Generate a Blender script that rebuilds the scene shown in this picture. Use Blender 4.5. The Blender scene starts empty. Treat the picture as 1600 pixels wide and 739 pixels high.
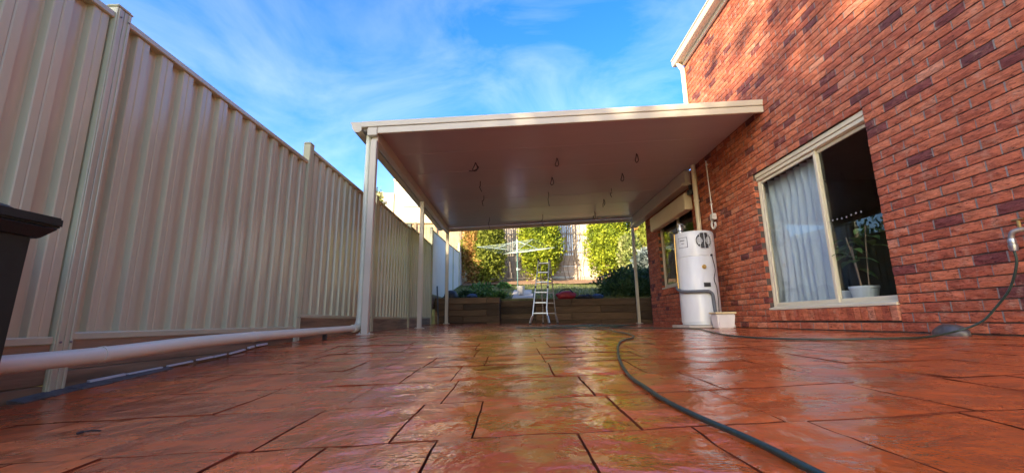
import bpy, bmesh, math, random
import numpy as np
from mathutils import Vector, Matrix, noise
random.seed(7); rng = np.random.default_rng(7)
S = bpy.context.scene
COL = S.collection

# ------------------------------------------------------------------ camera
F_PX, CX, CY = 661.0, 800.0, 369.5                      # lens of the photograph (1600 x 739)
def _basis():
    d = Vector((806-CX, 501-CY, F_PX)).normalized()
    u = Vector((748-CX, -2974-CY, F_PX)); u = (u - d*u.dot(d)).normalized()
    x = d.cross(u)
    if x[0] < 0: x = -x
    return x, d, u
BX, BY, BZ = _basis()
cam = bpy.data.cameras.new("camera"); cam_o = bpy.data.objects.new("camera", cam); COL.objects.link(cam_o)
cam.sensor_fit = 'HORIZONTAL'; cam.sensor_width = 36.0; cam.lens = F_PX/1600*36.0
cam.clip_start = 0.02; cam.clip_end = 3000
right = Vector((BX[0], BY[0], BZ[0])); up = -Vector((BX[1], BY[1], BZ[1])); back = -Vector((BX[2], BY[2], BZ[2]))
cam_o.matrix_world = Matrix(((right[0], up[0], back[0], 0), (right[1], up[1], back[1], 0), (right[2], up[2], back[2], 0), (0, 0, 0, 1)))
S.camera = cam_o

# ------------------------------------------------------------------ world, sun, exposure
SUN_EL = math.radians(20.0)
SUN_H = Vector((-0.58, -0.81)).normalized()             # horizontal direction towards the sun (behind, to the left)
SUN_DIR = Vector((SUN_H.x*math.cos(SUN_EL), SUN_H.y*math.cos(SUN_EL), math.sin(SUN_EL)))
W = bpy.data.worlds.new("World"); S.world = W; W.use_nodes = True
nt = W.node_tree; nt.nodes.clear()
def N(t, kind, **kw):
    n = t.nodes.new(kind)
    for k, v in kw.items(): setattr(n, k, v)
    return n
def setin(n, **kw):
    for k, v in kw.items(): n.inputs[k.replace('_', ' ')].default_value = v
out = N(nt, 'ShaderNodeOutputWorld'); bg = N(nt, 'ShaderNodeBackground'); bg.inputs['Strength'].default_value = 0.15
sky = N(nt, 'ShaderNodeTexSky', sky_type='NISHITA'); sky.sun_disc = False
sky.sun_elevation = SUN_EL; sky.sun_rotation = math.atan2(SUN_H.x, SUN_H.y)
sky.air_density = 1.0; sky.dust_density = 1.6; sky.ozone_density = 2.0
hsv = N(nt, 'ShaderNodeHueSaturation'); hsv.inputs['Hue'].default_value = 0.515; hsv.inputs['Saturation'].default_value = 1.42; hsv.inputs['Value'].default_value = 0.95
tc = N(nt, 'ShaderNodeTexCoord'); mp = N(nt, 'ShaderNodeMapping'); mp.inputs['Scale'].default_value = (1.6, 1.1, 3.2); mp.inputs['Rotation'].default_value = (0.2, 0.5, 0.6)
n1 = N(nt, 'ShaderNodeTexNoise'); setin(n1, Scale=1.7, Detail=9.0, Roughness=0.58, Distortion=0.7)
r1 = N(nt, 'ShaderNodeValToRGB'); r1.color_ramp.elements[0].position = 0.40; r1.color_ramp.elements[1].position = 0.78
r1.color_ramp.elements[1].color = (0.31, 0.31, 0.31, 1)
mx = N(nt, 'ShaderNodeMix', data_type='RGBA'); cl_ = N(nt, 'ShaderNodeHueSaturation'); cl_.inputs['Saturation'].default_value = 0.30; cl_.inputs['Value'].default_value = 1.25
nt.links.new(sky.outputs['Color'], cl_.inputs['Color']); nt.links.new(cl_.outputs['Color'], mx.inputs[7])
nt.links.new(tc.outputs['Generated'], mp.inputs['Vector']); nt.links.new(mp.outputs['Vector'], n1.inputs['Vector'])
nt.links.new(n1.outputs['Fac'], r1.inputs['Fac']); nt.links.new(r1.outputs['Color'], mx.inputs[0])
nt.links.new(sky.outputs['Color'], hsv.inputs['Color']); nt.links.new(hsv.outputs['Color'], mx.inputs[6])
nt.links.new(mx.outputs[2], bg.inputs['Color']); nt.links.new(bg.outputs['Background'], out.inputs['Surface'])

sun = bpy.data.lights.new("sun", 'SUN'); sun.energy = 4.0; sun.angle = math.radians(0.5); sun.color = (1.0, 0.83, 0.60)
sun_o = bpy.data.objects.new("sun", sun); COL.objects.link(sun_o)
sun_o.rotation_euler = SUN_DIR.to_track_quat('Z', 'Y').to_euler()
S.view_settings.view_transform = 'Standard'; S.view_settings.look = 'None'; S.view_settings.gamma = 1.0
S.view_settings.use_curve_mapping = False
S.view_settings.exposure = 1.93
S.render.engine = 'CYCLES'
S.cycles.max_bounces = 8; S.cycles.diffuse_bounces = 4; S.cycles.glossy_bounces = 4; S.cycles.transparent_max_bounces = 12
S.cycles.sample_clamp_indirect = 6.0

# ------------------------------------------------------------------ helpers: materials
def ramp(t, stops, interp='LINEAR'):
    r = N(t, 'ShaderNodeValToRGB'); cr = r.color_ramp; cr.interpolation = interp
    while len(cr.elements) < len(stops): cr.elements.new(0.5)
    for e, (p, c) in zip(cr.elements, stops):
        e.position = p; e.color = tuple(c) + (1,) if len(c) == 3 else c
    return r
def mat(name, col, rough=0.5, metal=0.0, var=0.12, scale=6.0, bump=0.0, bscale=40.0, stretch=(1, 1, 1), spec=0.5, coat=0.0, rvar=0.0):
    """A principled material with a mottled colour and a noise bump."""
    m = bpy.data.materials.new(name); m.use_nodes = True; t = m.node_tree; b = t.nodes['Principled BSDF']
    setin(b, Roughness=rough, Metallic=metal); b.inputs['Specular IOR Level'].default_value = spec
    b.inputs['Coat Weight'].default_value = coat
    g = N(t, 'ShaderNodeNewGeometry'); mpn = N(t, 'ShaderNodeMapping'); mpn.inputs['Scale'].default_value = stretch
    t.links.new(g.outputs['Position'], mpn.inputs['Vector'])
    n = N(t, 'ShaderNodeTexNoise'); setin(n, Scale=scale, Detail=6.0, Roughness=0.6); t.links.new(mpn.outputs['Vector'], n.inputs['Vector'])
    lo = [max(0, c*(1-var*2)) for c in col]; hi = [min(1, c*(1+var*1.5)) for c in col]
    r = ramp(t, [(0.25, lo), (0.75, hi)]); t.links.new(n.outputs['Fac'], r.inputs['Fac']); t.links.new(r.outputs['Color'], b.inputs['Base Color'])
    if rvar:
        mr = N(t, 'ShaderNodeMapRange'); setin(mr, From_Min=0.3, From_Max=0.7, To_Min=max(0.02, rough-rvar), To_Max=min(1, rough+rvar))
        t.links.new(n.outputs['Fac'], mr.inputs['Value']); t.links.new(mr.outputs['Result'], b.inputs['Roughness'])
    if bump:
        n2 = N(t, 'ShaderNodeTexNoise'); setin(n2, Scale=bscale, Detail=5.0); t.links.new(mpn.outputs['Vector'], n2.inputs['Vector'])
        bp = N(t, 'ShaderNodeBump'); setin(bp, Strength=bump, Distance=0.01); t.links.new(n2.outputs['Fac'], bp.inputs['Height']); t.links.new(bp.outputs['Normal'], b.inputs['Normal'])
    return m
def tone_mat(name, stops, rough=0.8, bump=0.5, bscale=60, stretch=(1, 1, 1), blotch=0.35, transl=0.0, spec=0.3, smear=None):
    """Colour picked by the 'tone' attribute of each piece, broken up by noise."""
    m = bpy.data.materials.new(name); m.use_nodes = True; t = m.node_tree; b = t.nodes['Principled BSDF']
    setin(b, Roughness=rough); b.inputs['Specular IOR Level'].default_value = spec
    a = N(t, 'ShaderNodeAttribute', attribute_name='tone'); r = ramp(t, stops); t.links.new(a.outputs['Fac'], r.inputs['Fac'])
    g = N(t, 'ShaderNodeNewGeometry'); mpn = N(t, 'ShaderNodeMapping'); mpn.inputs['Scale'].default_value = stretch
    t.links.new(g.outputs['Position'], mpn.inputs['Vector'])
    n = N(t, 'ShaderNodeTexNoise'); setin(n, Scale=18.0, Detail=8.0, Roughness=0.7); t.links.new(mpn.outputs['Vector'], n.inputs['Vector'])
    mr = N(t, 'ShaderNodeMapRange'); setin(mr, From_Min=0.3, From_Max=0.7, To_Min=1-blotch, To_Max=1+blotch); t.links.new(n.outputs['Fac'], mr.inputs['Value'])
    mm = N(t, 'ShaderNodeMix', data_type='RGBA', blend_type='MULTIPLY'); mm.inputs[0].default_value = 1.0
    t.links.new(r.outputs['Color'], mm.inputs[6]); t.links.new(mr.outputs['Result'], mm.inputs[7]); t.links.new(mm.outputs[2], b.inputs['Base Color'])
    if smear:
        n4 = N(t, 'ShaderNodeTexNoise'); setin(n4, Scale=7.0, Detail=9.0, Roughness=0.75); t.links.new(g.outputs['Position'], n4.inputs['Vector'])
        r4 = ramp(t, [(.53, (0, 0, 0)), (.72, (.6, .6, .6))]); t.links.new(n4.outputs['Fac'], r4.inputs['Fac'])
        m4 = N(t, 'ShaderNodeMix', data_type='RGBA'); m4.inputs[7].default_value = smear + (1,)
        t.links.new(r4.outputs['Color'], m4.inputs[0]); t.links.new(mm.outputs[2], m4.inputs[6]); t.links.new(m4.outputs[2], b.inputs['Base Color'])
        n5 = N(t, 'ShaderNodeTexNoise'); setin(n5, Scale=42.0, Detail=6.0, Roughness=0.7, Distortion=.8); t.links.new(mpn.outputs['Vector'], n5.inputs['Vector'])
        r5 = ramp(t, [(.34, (.28, .24, .24)), (.46, (1, 1, 1))]); t.links.new(n5.outputs['Fac'], r5.inputs['Fac'])
        m5 = N(t, 'ShaderNodeMix', data_type='RGBA', blend_type='MULTIPLY'); m5.inputs[0].default_value = 1.0
        t.links.new(m4.outputs[2], m5.inputs[6]); t.links.new(r5.outputs['Color'], m5.inputs[7]); t.links.new(m5.outputs[2], b.inputs['Base Color'])
    if bump:
        n2 = N(t, 'ShaderNodeTexNoise'); setin(n2, Scale=bscale, Detail=6.0, Roughness=0.65); t.links.new(mpn.outputs['Vector'], n2.inputs['Vector'])
        bp = N(t, 'ShaderNodeBump'); setin(bp, Strength=bump, Distance=0.012); t.links.new(n2.outputs['Fac'], bp.inputs['Height']); t.links.new(bp.outputs['Normal'], b.inputs['Normal'])
    if transl:
        o = t.nodes['Material Output']; tr = N(t, 'ShaderNodeBsdfTranslucent'); ms = N(t, 'ShaderNodeMixShader'); ms.inputs[0].default_value = transl
        t.links.new(mm.outputs[2], tr.inputs['Color']); t.links.new(b.outputs[0], ms.inputs[1]); t.links.new(tr.outputs[0], ms.inputs[2]); t.links.new(ms.outputs[0], o.inputs['Surface'])
    return m
def glass_mat(name, tint=(0.96, 0.98, 0.97)):
    m = bpy.data.materials.new(name); m.use_nodes = True; t = m.node_tree; t.nodes.clear()
    o = N(t, 'ShaderNodeOutputMaterial'); tr = N(t, 'ShaderNodeBsdfTransparent'); tr.inputs['Color'].default_value = tint + (1,)
    gl = N(t, 'ShaderNodeBsdfGlossy'); gl.inputs['Roughness'].default_value = 0.01; fr = N(t, 'ShaderNodeFresnel'); gg = N(t, 'ShaderNodeNewGeometry'); io = N(t, 'ShaderNodeMapRange'); setin(io, To_Min=1.5, To_Max=1/1.5); t.links.new(gg.outputs['Backfacing'], io.inputs['Value']); t.links.new(io.outputs['Result'], fr.inputs['IOR'])
    ms = N(t, 'ShaderNodeMixShader'); t.links.new(fr.outputs[0], ms.inputs[0]); t.links.new(tr.outputs[0], ms.inputs[1]); t.links.new(gl.outputs[0], ms.inputs[2]); t.links.new(ms.outputs[0], o.inputs['Surface'])
    return m

# ------------------------------------------------------------------ helpers: geometry
def wloc(o):
    v = Vector((0, 0, 0))
    while o is not None: v = v + Vector(o.location); o = o.parent
    return v
class MB:
    """Collects shapes in world space and links them as ONE mesh object."""
    def __init__(s): s.v = []; s.f = []; s.t = []
    def add(s, vs, fs, tone=0.5):
        k = len(s.v); s.v += [tuple(p) for p in vs]
        for f in fs: s.f.append(tuple(i+k for i in f)); s.t.append(tone)
        return s
    def box(s, a, b, tone=0.5, rot=None, piv=None):
        x0, y0, z0 = a; x1, y1, z1 = b
        vs = [Vector(p) for p in ((x0,y0,z0),(x1,y0,z0),(x1,y1,z0),(x0,y1,z0),(x0,y0,z1),(x1,y0,z1),(x1,y1,z1),(x0,y1,z1))]
        if rot is not None:
            p = Vector(piv) if piv is not None else (Vector(a)+Vector(b))/2
            vs = [rot @ (v-p) + p for v in vs]
        return s.add(vs, [(0,3,2,1),(4,5,6,7),(0,1,5,4),(1,2,6,5),(2,3,7,6),(3,0,4,7)], tone)
    def hexa(s, bot, top, tone=0.5):
        return s.add(list(bot)+list(top), [(0,3,2,1),(4,5,6,7),(0,1,5,4),(1,2,6,5),(2,3,7,6),(3,0,4,7)], tone)
    def bar(s, p, q, w, h=None, tone=0.5, upv=(0, 0, 1)):
        h = h or w; p = Vector(p); q = Vector(q); d = (q-p).normalized(); u = Vector(upv)
        if abs(d.dot(u)) > 0.97: u = Vector((0, 1, 0))
        a = d.cross(u).normalized()*w/2; b = a.cross(d).normalized()*h/2
        return s.hexa([p-a-b, p+a-b, p+a+b, p-a+b], [q-a-b, q+a-b, q+a+b, q-a+b], tone)
    def tube(s, pts, r, n=10, tone=0.5, cap=True):
        pts = [Vector(p) for p in pts]; rs = r if isinstance(r, (list, tuple)) else [r]*len(pts)
        ref = Vector((0, 0, 1)); vs = []; pa = None
        for i, p in enumerate(pts):
            d = (pts[min(i+1, len(pts)-1)] - pts[max(i-1, 0)])
            d = d.normalized() if d.length > 1e-9 else Vector((0, 0, 1))
            if pa is None:
                u = ref if abs(d.dot(ref)) < 0.95 else Vector((1, 0, 0)); a = d.cross(u).normalized()
            else:
                a = pa - d*pa.dot(d); a = a.normalized() if a.length > 1e-6 else pa
            pa = a; b = d.cross(a)
            for k in range(n):
                th = 2*math.pi*k/n; vs.append(p + (a*math.cos(th) + b*math.sin(th))*rs[i])
        fs = [(i*n+k, i*n+(k+1) % n, (i+1)*n+(k+1) % n, (i+1)*n+k) for i in range(len(pts)-1) for k in range(n)]
        if cap: fs += [tuple(range(n-1, -1, -1)), tuple(range((len(pts)-1)*n, len(pts)*n))]
        return s.add(vs, fs, tone)
    def lathe(s, c, prof, n=24, tone=0.5, axis=None):
        c = Vector(c); ax = Vector(axis or (0, 0, 1)).normalized(); u = Vector((1, 0, 0)) if abs(ax.x) < 0.9 else Vector((0, 1, 0))
        a = ax.cross(u).normalized(); b = ax.cross(a)
        vs = [c + ax*z + (a*math.cos(2*math.pi*k/n) + b*math.sin(2*math.pi*k/n))*r for r, z in prof for k in range(n)]
        m = len(prof); fs = [(i*n+k, i*n+(k+1) % n, (i+1)*n+(k+1) % n, (i+1)*n+k) for i in range(m-1) for k in range(n)]
        fs += [tuple(range(n-1, -1, -1)), tuple(range((m-1)*n, m*n))]
        return s.add(vs, fs, tone)
    def blob(s, c, r, n=14, lump=0.15, seed=0, tone=0.5):
        vs = []; m = n//2+1; c = Vector(c)
        for i in range(m):
            ph = math.pi*i/(m-1)
            for k in range(n):
                th = 2*math.pi*k/n; d = Vector((math.sin(ph)*math.cos(th), math.sin(ph)*math.sin(th), math.cos(ph)))
                q = 1 + lump*noise.noise(d*1.7 + Vector((seed*3.1, seed, -seed)))
                vs.append(c + Vector((d.x*r[0], d.y*r[1], d.z*r[2]))*q)
        fs = [(i*n+k, (i+1)*n+k, (i+1)*n+(k+1) % n, i*n+(k+1) % n) for i in range(m-1) for k in range(n)]
        return s.add(vs, fs, tone)
    def build(s, name, m, parent=None, smooth=False, bevel=0.0, seg=1, fix=True, paver_skirt=False):
        me = bpy.data.meshes.new(name); off = wloc(parent) if parent else Vector((0, 0, 0))
        me.from_pydata([(p[0]-off.x, p[1]-off.y, p[2]-off.z) for p in s.v], [], s.f)
        if paver_skirt:
            for p in me.polygons:
                if abs(p.normal.z) < .8: p.material_index = 1
        if bevel or fix:
            bm = bmesh.new(); bm.from_mesh(me)
            if bevel: bmesh.ops.bevel(bm, geom=[e for e in bm.edges if e.is_manifold and e.calc_face_angle(0) > 0.6], offset=bevel, segments=seg, affect='EDGES', clamp_overlap=True)
            if fix: bmesh.ops.recalc_face_normals(bm, faces=bm.faces)
            bm.to_mesh(me); bm.free()
        if len(s.t) == len(me.polygons):
            at = me.attributes.new('tone', 'FLOAT', 'FACE'); at.data.foreach_set('value', s.t)
        elif s.t: at = me.attributes.new('tone', 'FLOAT', 'FACE'); at.data.foreach_set('value', [s.t[0]]*len(me.polygons))
        me.materials.append(m)
        if paver_skirt: me.materials.append(M['joint'])
        me.validate()
        if smooth:
            me.polygons.foreach_set('use_smooth', [True]*len(me.polygons))
            if smooth != 'all':
                try: me.set_sharp_from_angle(angle=math.radians(40))
                except Exception: pass
        o = bpy.data.objects.new(name, me); COL.objects.link(o)
        if parent: o.parent = parent
        return o
def tag(o, label=None, cat=None, group=None, kind=None):
    if label: o['label'] = label
    if cat: o['category'] = cat
    if group: o['group'] = group
    if kind: o['kind'] = kind
    return o
def thing(name, label, cat, loc=(0, 0, 0), group=None):
    o = bpy.data.objects.new(name, None); COL.objects.link(o); o.location = loc; o.empty_display_size = 0.1
    return tag(o, label, cat, group)
def spline(pts, k=8):
    P = [Vector(p) for p in pts]; P = [P[0]*2-P[1]] + P + [P[-1]*2-P[-2]]; o = []
    for i in range(1, len(P)-2):
        a, b, c, d = P[i-1:i+3]
        for j in range(k):
            t = j/k; o.append(0.5*((2*b) + (c-a)*t + (2*a-5*b+4*c-d)*t*t + (3*b-3*c+d-a)*t**3))
    o.append(P[-2]); return o
def copy_tree(o, parent=None):
    c = o.copy(); COL.objects.link(c); c.parent = parent
    for ch in list(o.children): copy_tree(ch, c)
    return c

# ------------------------------------------------------------------ levels measured from the photograph (camera at the origin, metres)
LX = [-1, 0, 2, 2.3, 3.5, 4, 5.5, 8.8, 12.4, 14]; LZ = [-.48, -.42, -.345, -.315, -.25, -.20, -.145, -.12, -.05, -.03]
RX = [-1, 8, 12.4, 14]; RZ = [-.165, -.16, -.125, -.11]
def floor_z(x, y):
    t = min(1.05, max(-0.05, (x+2.2)/5.776)); return float(np.interp(y, LX, LZ)*(1-t) + np.interp(y, RX, RZ)*t)
GX = [12.9, 15.5, 20, 22, 30, 60, 3000]; GZ = [.62, 1.06, 1.82, 2.0, 2.4, 3.2, 3.5]
def ground_z(x, y):
    if y < 13.12 and x >= -2.6: return -0.75
    if y < 13.12: return -0.6
    return float(np.interp(y, GX, GZ))
XW, XF = 3.576, -2.37                                   # planes of the house wall and of the fence

# ------------------------------------------------------------------ materials
M = {}
M['cream'] = mat('cream_paint', (.70, .60, .42), .38, var=.03, scale=3, bump=.02, bscale=300)
M['cream_beam'] = mat('cream_powder_coat', (.58, .52, .40), .35, var=.03, scale=3, bump=.02, bscale=300)
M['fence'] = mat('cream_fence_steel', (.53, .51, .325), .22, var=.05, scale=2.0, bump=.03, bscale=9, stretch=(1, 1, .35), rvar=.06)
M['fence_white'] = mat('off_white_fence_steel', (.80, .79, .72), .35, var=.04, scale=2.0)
M['ceiling'] = mat('cream_ceiling_panel', (.52, .48, .47), .2, var=.03, scale=1.5, bump=.015, bscale=4, stretch=(.4, 1, 1))
M['pvc'] = mat('pvc_pipe', (.70, .69, .53), .36, var=.05, scale=5, stretch=(1, .3, 1))
M['window_frame'] = mat('cream_aluminium', (.66, .60, .44), .35, var=.03)
M['glass'] = glass_mat('window_glass')
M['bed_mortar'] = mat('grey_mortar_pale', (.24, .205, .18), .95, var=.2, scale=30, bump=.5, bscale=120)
M['mortar'] = mat('shade_dark_mortar', (.085, .062, .052), .95, var=.2, scale=30, bump=.5, bscale=120)  # shadow of the horizontal joints painted in as a darker mortar colour
BR = [(0, (.15, .048, .044)), (.17, (.22, .056, .044)), (.24, (.33, .082, .046)), (.6, (.46, .125, .060)), (.9, (.55, .175, .085)), (1, (.52, .25, .16))]
M['brick'] = tone_mat('red_brick', BR, .85, 1.0, 48, (1, .45, 1.5), .42, smear=(.55, .33, .22))
M['sleeper'] = mat('treated_timber', (.27, .18, .095), .8, var=.3, scale=9, bump=.4, bscale=30, stretch=(1, .12, 1.5))
M['sleeper_dark'] = tone_mat('weathered_sleeper', [(0, (.055, .038, .024)), (1, (.16, .10, .055))], .85, .5, 40, (.15, 1, 2), .4)
M['old_timber'] = tone_mat('weathered_paling', [(0, (.40, .32, .24)), (1, (.62, .53, .41))], .9, .4, 30, (2, 2, .15), .4)
M['far_timber'] = mat('brown_fence_timber', (.40, .27, .16), .9, var=.15, scale=5)
M['render'] = mat('cream_render', (.72, .60, .42), .9, var=.05, scale=2, bump=.1, bscale=50)
M['white'] = mat('white_enamel', (.58, .60, .62), .28, var=.02, scale=3)
M['dot'] = mat('dull_dot', (.28, .28, .28), .5)
M['white_plastic'] = mat('white_plastic', (.68, .66, .64), .45, var=.05)
M['grey_foam'] = mat('grey_pipe_lagging', (.10, .11, .13), .75, var=.1, bump=.2, bscale=60)
M['dark'] = mat('dark_plastic', (.02, .02, .022), .5, var=.1)
M['bin'] = mat('dark_green_plastic', (.012, .022, .018), .42, var=.12, scale=12, bump=.05, bscale=150)
M['alu'] = mat('aluminium', (.46, .48, .51), .36, metal=.85, var=.08, scale=20)
M['alu_worn'] = mat('worn_aluminium', (.28, .25, .23), .5, metal=.6, var=.2, scale=20)
M['hose'] = mat('green_hose', (.022, .045, .036), .38, var=.2, scale=60, bump=.08, bscale=200)
M['brass'] = mat('brass', (.42, .27, .10), .35, metal=.9, var=.15, scale=40)
M['stone'] = mat('grey_stone', (.085, .08, .08), .35, var=.35, scale=14, bump=.3, bscale=30)
M['wet_mortar'] = mat('wet_mortar', (.13, .115, .10), .6, var=.3, scale=20, bump=.3, bscale=60)
M['soil'] = mat('garden_soil', (.30, .17, .09), .95, var=.3, scale=8, bump=.6, bscale=20)
M['concrete'] = mat('pale_concrete', (.42, .39, .34), .9, var=.12, scale=6, bump=.2, bscale=60)
M['bark'] = mat('bark', (.26, .18, .12), .9, var=.3, scale=14, bump=.6, bscale=30, stretch=(1, 1, .25))
M['red_cloth'] = mat('red_nylon', (.26, .012, .02), .6, var=.2, scale=10, bump=.3, bscale=25)
M['dark_cloth'] = mat('dark_cloth', (.02, .024, .035), .85, var=.3, scale=14, bump=.4, bscale=30)
M['blue_cloth'] = mat('blue_cloth', (.035, .07, .16), .85, var=.3, scale=14, bump=.4, bscale=30)
M['galv'] = mat('pale_green_steel', (.36, .45, .40), .45, metal=.2, var=.06)
M['green_pole'] = mat('green_pole', (.08, .17, .15), .5, var=.1)
M['roof_tile'] = mat('roof_tile', (.20, .09, .06), .85, var=.15)
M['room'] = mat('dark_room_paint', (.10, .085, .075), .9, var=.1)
M['pot'] = mat('pale_blue_ceramic', (.55, .62, .70), .35, var=.04)
M['wire'] = mat('dark_cable', (.035, .02, .028), .5, var=.1)
M['leaf_cypress'] = tone_mat('cypress_foliage', [(0, (.08, .12, .012)), (.5, (.25, .31, .016)), (1, (.38, .41, .03))], .7, 0, blotch=.25, transl=.25)
M['leaf_mixed'] = tone_mat('mixed_conifer_foliage', [(0, (.11, .13, .02)), (.45, (.22, .25, .025)), (.6, (.28, .28, .05)), (.75, (.38, .21, .06)), (1, (.45, .24, .08))], .75, 0, blotch=.25, transl=.25)
M['leaf_dark'] = tone_mat('dark_shrub_foliage', [(0, (.02, .045, .018)), (1, (.06, .12, .04))], .6, 0, blotch=.3, transl=.15)
M['leaf_var'] = tone_mat('variegated_foliage', [(0, (.10, .14, .03)), (.6, (.24, .27, .07)), (1, (.45, .42, .22))], .7, 0, blotch=.25, transl=.2)
M['leaf_grey'] = tone_mat('grey_green_foliage', [(0, (.09, .12, .11)), (1, (.26, .30, .28))], .7, 0, blotch=.3, transl=.2)
M['leaf_plant'] = tone_mat('plant_leaf', [(0, (.04, .10, .02)), (1, (.12, .24, .06))], .45, 0, blotch=.2, transl=.2)
M['leaf_shade'] = tone_mat('tall_tree_foliage', [(0, (.03, .05, .015)), (1, (.10, .13, .04))], .7, 0, blotch=.2)
M['grass'] = tone_mat('lawn_grass', [(0, (.07, .10, .025)), (1, (.19, .22, .06))], .8, 0, blotch=.3, transl=.2)
M['ground'] = mat('lawn_soil', (.13, .135, .05), .95, var=.35, scale=4, bump=.6, bscale=25)
# curtain: thin white cloth
m = M['curtain'] = mat('white_curtain', (.62, .72, .82), .9, var=.04, scale=6); t = m.node_tree
tr = N(t, 'ShaderNodeBsdfTranslucent'); tr.inputs['Color'].default_value = (.7, .74, .8, 1); ms = N(t, 'ShaderNodeMixShader'); ms.inputs[0].default_value = .25
t.links.new(t.nodes['Principled BSDF'].outputs[0], ms.inputs[1]); t.links.new(tr.outputs[0], ms.inputs[2]); t.links.new(ms.outputs[0], t.nodes['Material Output'].inputs['Surface'])
# wet stamped concrete
def paving_mat():
    m = bpy.data.materials.new('wet_stamped_concrete'); m.use_nodes = True; t = m.node_tree; b = t.nodes['Principled BSDF']
    a = N(t, 'ShaderNodeAttribute', attribute_name='tone'); g = N(t, 'ShaderNodeNewGeometry')
    r = ramp(t, [(0, (.52, .082, .012)), (.5, (.62, .104, .013)), (1, (.68, .128, .017))]); t.links.new(a.outputs['Fac'], r.inputs['Fac'])
    n = N(t, 'ShaderNodeTexNoise'); setin(n, Scale=2.3, Detail=7.0, Roughness=.65, Distortion=.4); t.links.new(g.outputs['Position'], n.inputs['Vector'])
    mr = N(t, 'ShaderNodeMapRange'); setin(mr, From_Min=.3, From_Max=.7, To_Min=.72, To_Max=1.25); t.links.new(n.outputs['Fac'], mr.inputs['Value'])
    mm = N(t, 'ShaderNodeMix', data_type='RGBA', blend_type='MULTIPLY'); mm.inputs[0].default_value = 1.0
    t.links.new(r.outputs['Color'], mm.inputs[6]); t.links.new(mr.outputs['Result'], mm.inputs[7])
    # pale scuffs (release powder) in streaks
    mp = N(t, 'ShaderNodeMapping'); mp.inputs['Scale'].default_value = (3.0, 4.0, 3.0); mp.inputs['Rotation'].default_value = (0, 0, .5); t.links.new(g.outputs['Position'], mp.inputs['Vector'])
    n3 = N(t, 'ShaderNodeTexNoise'); setin(n3, Scale=2.2, Detail=10.0, Roughness=.72, Distortion=1.2); t.links.new(mp.outputs['Vector'], n3.inputs['Vector'])
    r3 = ramp(t, [(.62, (0, 0, 0)), (.76, (.40, .40, .40))]); t.links.new(n3.outputs['Fac'], r3.inputs['Fac'])
    m2 = N(t, 'ShaderNodeMix', data_type='RGBA'); m2.inputs[7].default_value = (.36, .16, .12, 1)
    t.links.new(r3.outputs['Color'], m2.inputs[0]); t.links.new(mm.outputs[2], m2.inputs[6]); t.links.new(m2.outputs[2], b.inputs['Base Color'])
    rr = N(t, 'ShaderNodeMapRange'); setin(rr, From_Min=.35, From_Max=.68, To_Min=.16, To_Max=.40); t.links.new(n.outputs['Fac'], rr.inputs['Value']); t.links.new(rr.outputs['Result'], b.inputs['Roughness'])
    b.inputs['Specular IOR Level'].default_value = .5;
    b.inputs['Coat Weight'].default_value = .75; b.inputs['Coat Roughness'].default_value = .03
    # slate relief: cleft layers with sharp little steps, then fine grain
    dn = N(t, 'ShaderNodeTexNoise'); setin(dn, Scale=5.0, Detail=4.0, Roughness=.6); t.links.new(g.outputs['Position'], dn.inputs['Vector'])
    dv = N(t, 'ShaderNodeMix', data_type='VECTOR'); dv.inputs[0].default_value = .16; t.links.new(g.outputs['Position'], dv.inputs[4]); t.links.new(dn.outputs['Color'], dv.inputs[5])
    vo = N(t, 'ShaderNodeTexVoronoi', feature='SMOOTH_F1'); setin(vo, Scale=6.5, Smoothness=.18); t.links.new(dv.outputs[1], vo.inputs['Vector'])
    w1 = N(t, 'ShaderNodeTexNoise'); setin(w1, Scale=4.5, Detail=6.0, Roughness=.6, Distortion=.5); t.links.new(g.outputs['Position'], w1.inputs['Vector'])
    rs = N(t, 'ShaderNodeMix', data_type='RGBA'); rs.inputs[0].default_value = .55; t.links.new(vo.outputs['Distance'], rs.inputs[6]); t.links.new(w1.outputs['Fac'], rs.inputs[7])
    w2 = N(t, 'ShaderNodeTexNoise'); setin(w2, Scale=26.0, Detail=5.0, Roughness=.6); t.links.new(g.outputs['Position'], w2.inputs['Vector'])
    b1 = N(t, 'ShaderNodeBump'); setin(b1, Strength=1.0, Distance=.03); t.links.new(rs.outputs[2], b1.inputs['Height'])
    b2 = N(t, 'ShaderNodeBump'); setin(b2, Strength=.3, Distance=.004); t.links.new(w2.outputs['Fac'], b2.inputs['Height']); t.links.new(b1.outputs['Normal'], b2.inputs['Normal']); t.links.new(b2.outputs['Normal'], b.inputs['Normal']); b3 = N(t, 'ShaderNodeBump'); setin(b3, Strength=1.0, Distance=.022); t.links.new(rs.outputs[2], b3.inputs['Height']); b4 = N(t, 'ShaderNodeBump'); setin(b4, Strength=.3, Distance=.004); t.links.new(w2.outputs['Fac'], b4.inputs['Height']); t.links.new(b3.outputs['Normal'], b4.inputs['Normal']); t.links.new(b4.outputs['Normal'], b.inputs['Coat Normal'])
    return m
M['paving'] = paving_mat()
M['joint'] = mat('stamped_joint', (.19, .042, .018), .95, var=.5, scale=5, bump=.4, bscale=60, spec=.1)

# ------------------------------------------------------------------ ground
gx = [-900, -200, -60, -30, -15, -8, -4, -2.62, -2.58, 0, 2, 4, 6, 10, 20, 60, 200, 900]
gy = [-900, -100, -20, 0, 6, 13.10, 13.14, 13.6, 14.5, 15.5, 17, 18.5, 20, 22, 26, 30, 45, 60, 200, 900, 2500]
g = MB(); vs = [(x, y, ground_z(x, y)) for y in gy for x in gx]; nx = len(gx)
g.add(vs, [(j*nx+i, j*nx+i+1, (j+1)*nx+i+1, (j+1)*nx+i) for j in range(len(gy)-1) for i in range(nx-1)])
tag(g.build('ground', M['ground']), kind='structure')

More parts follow.
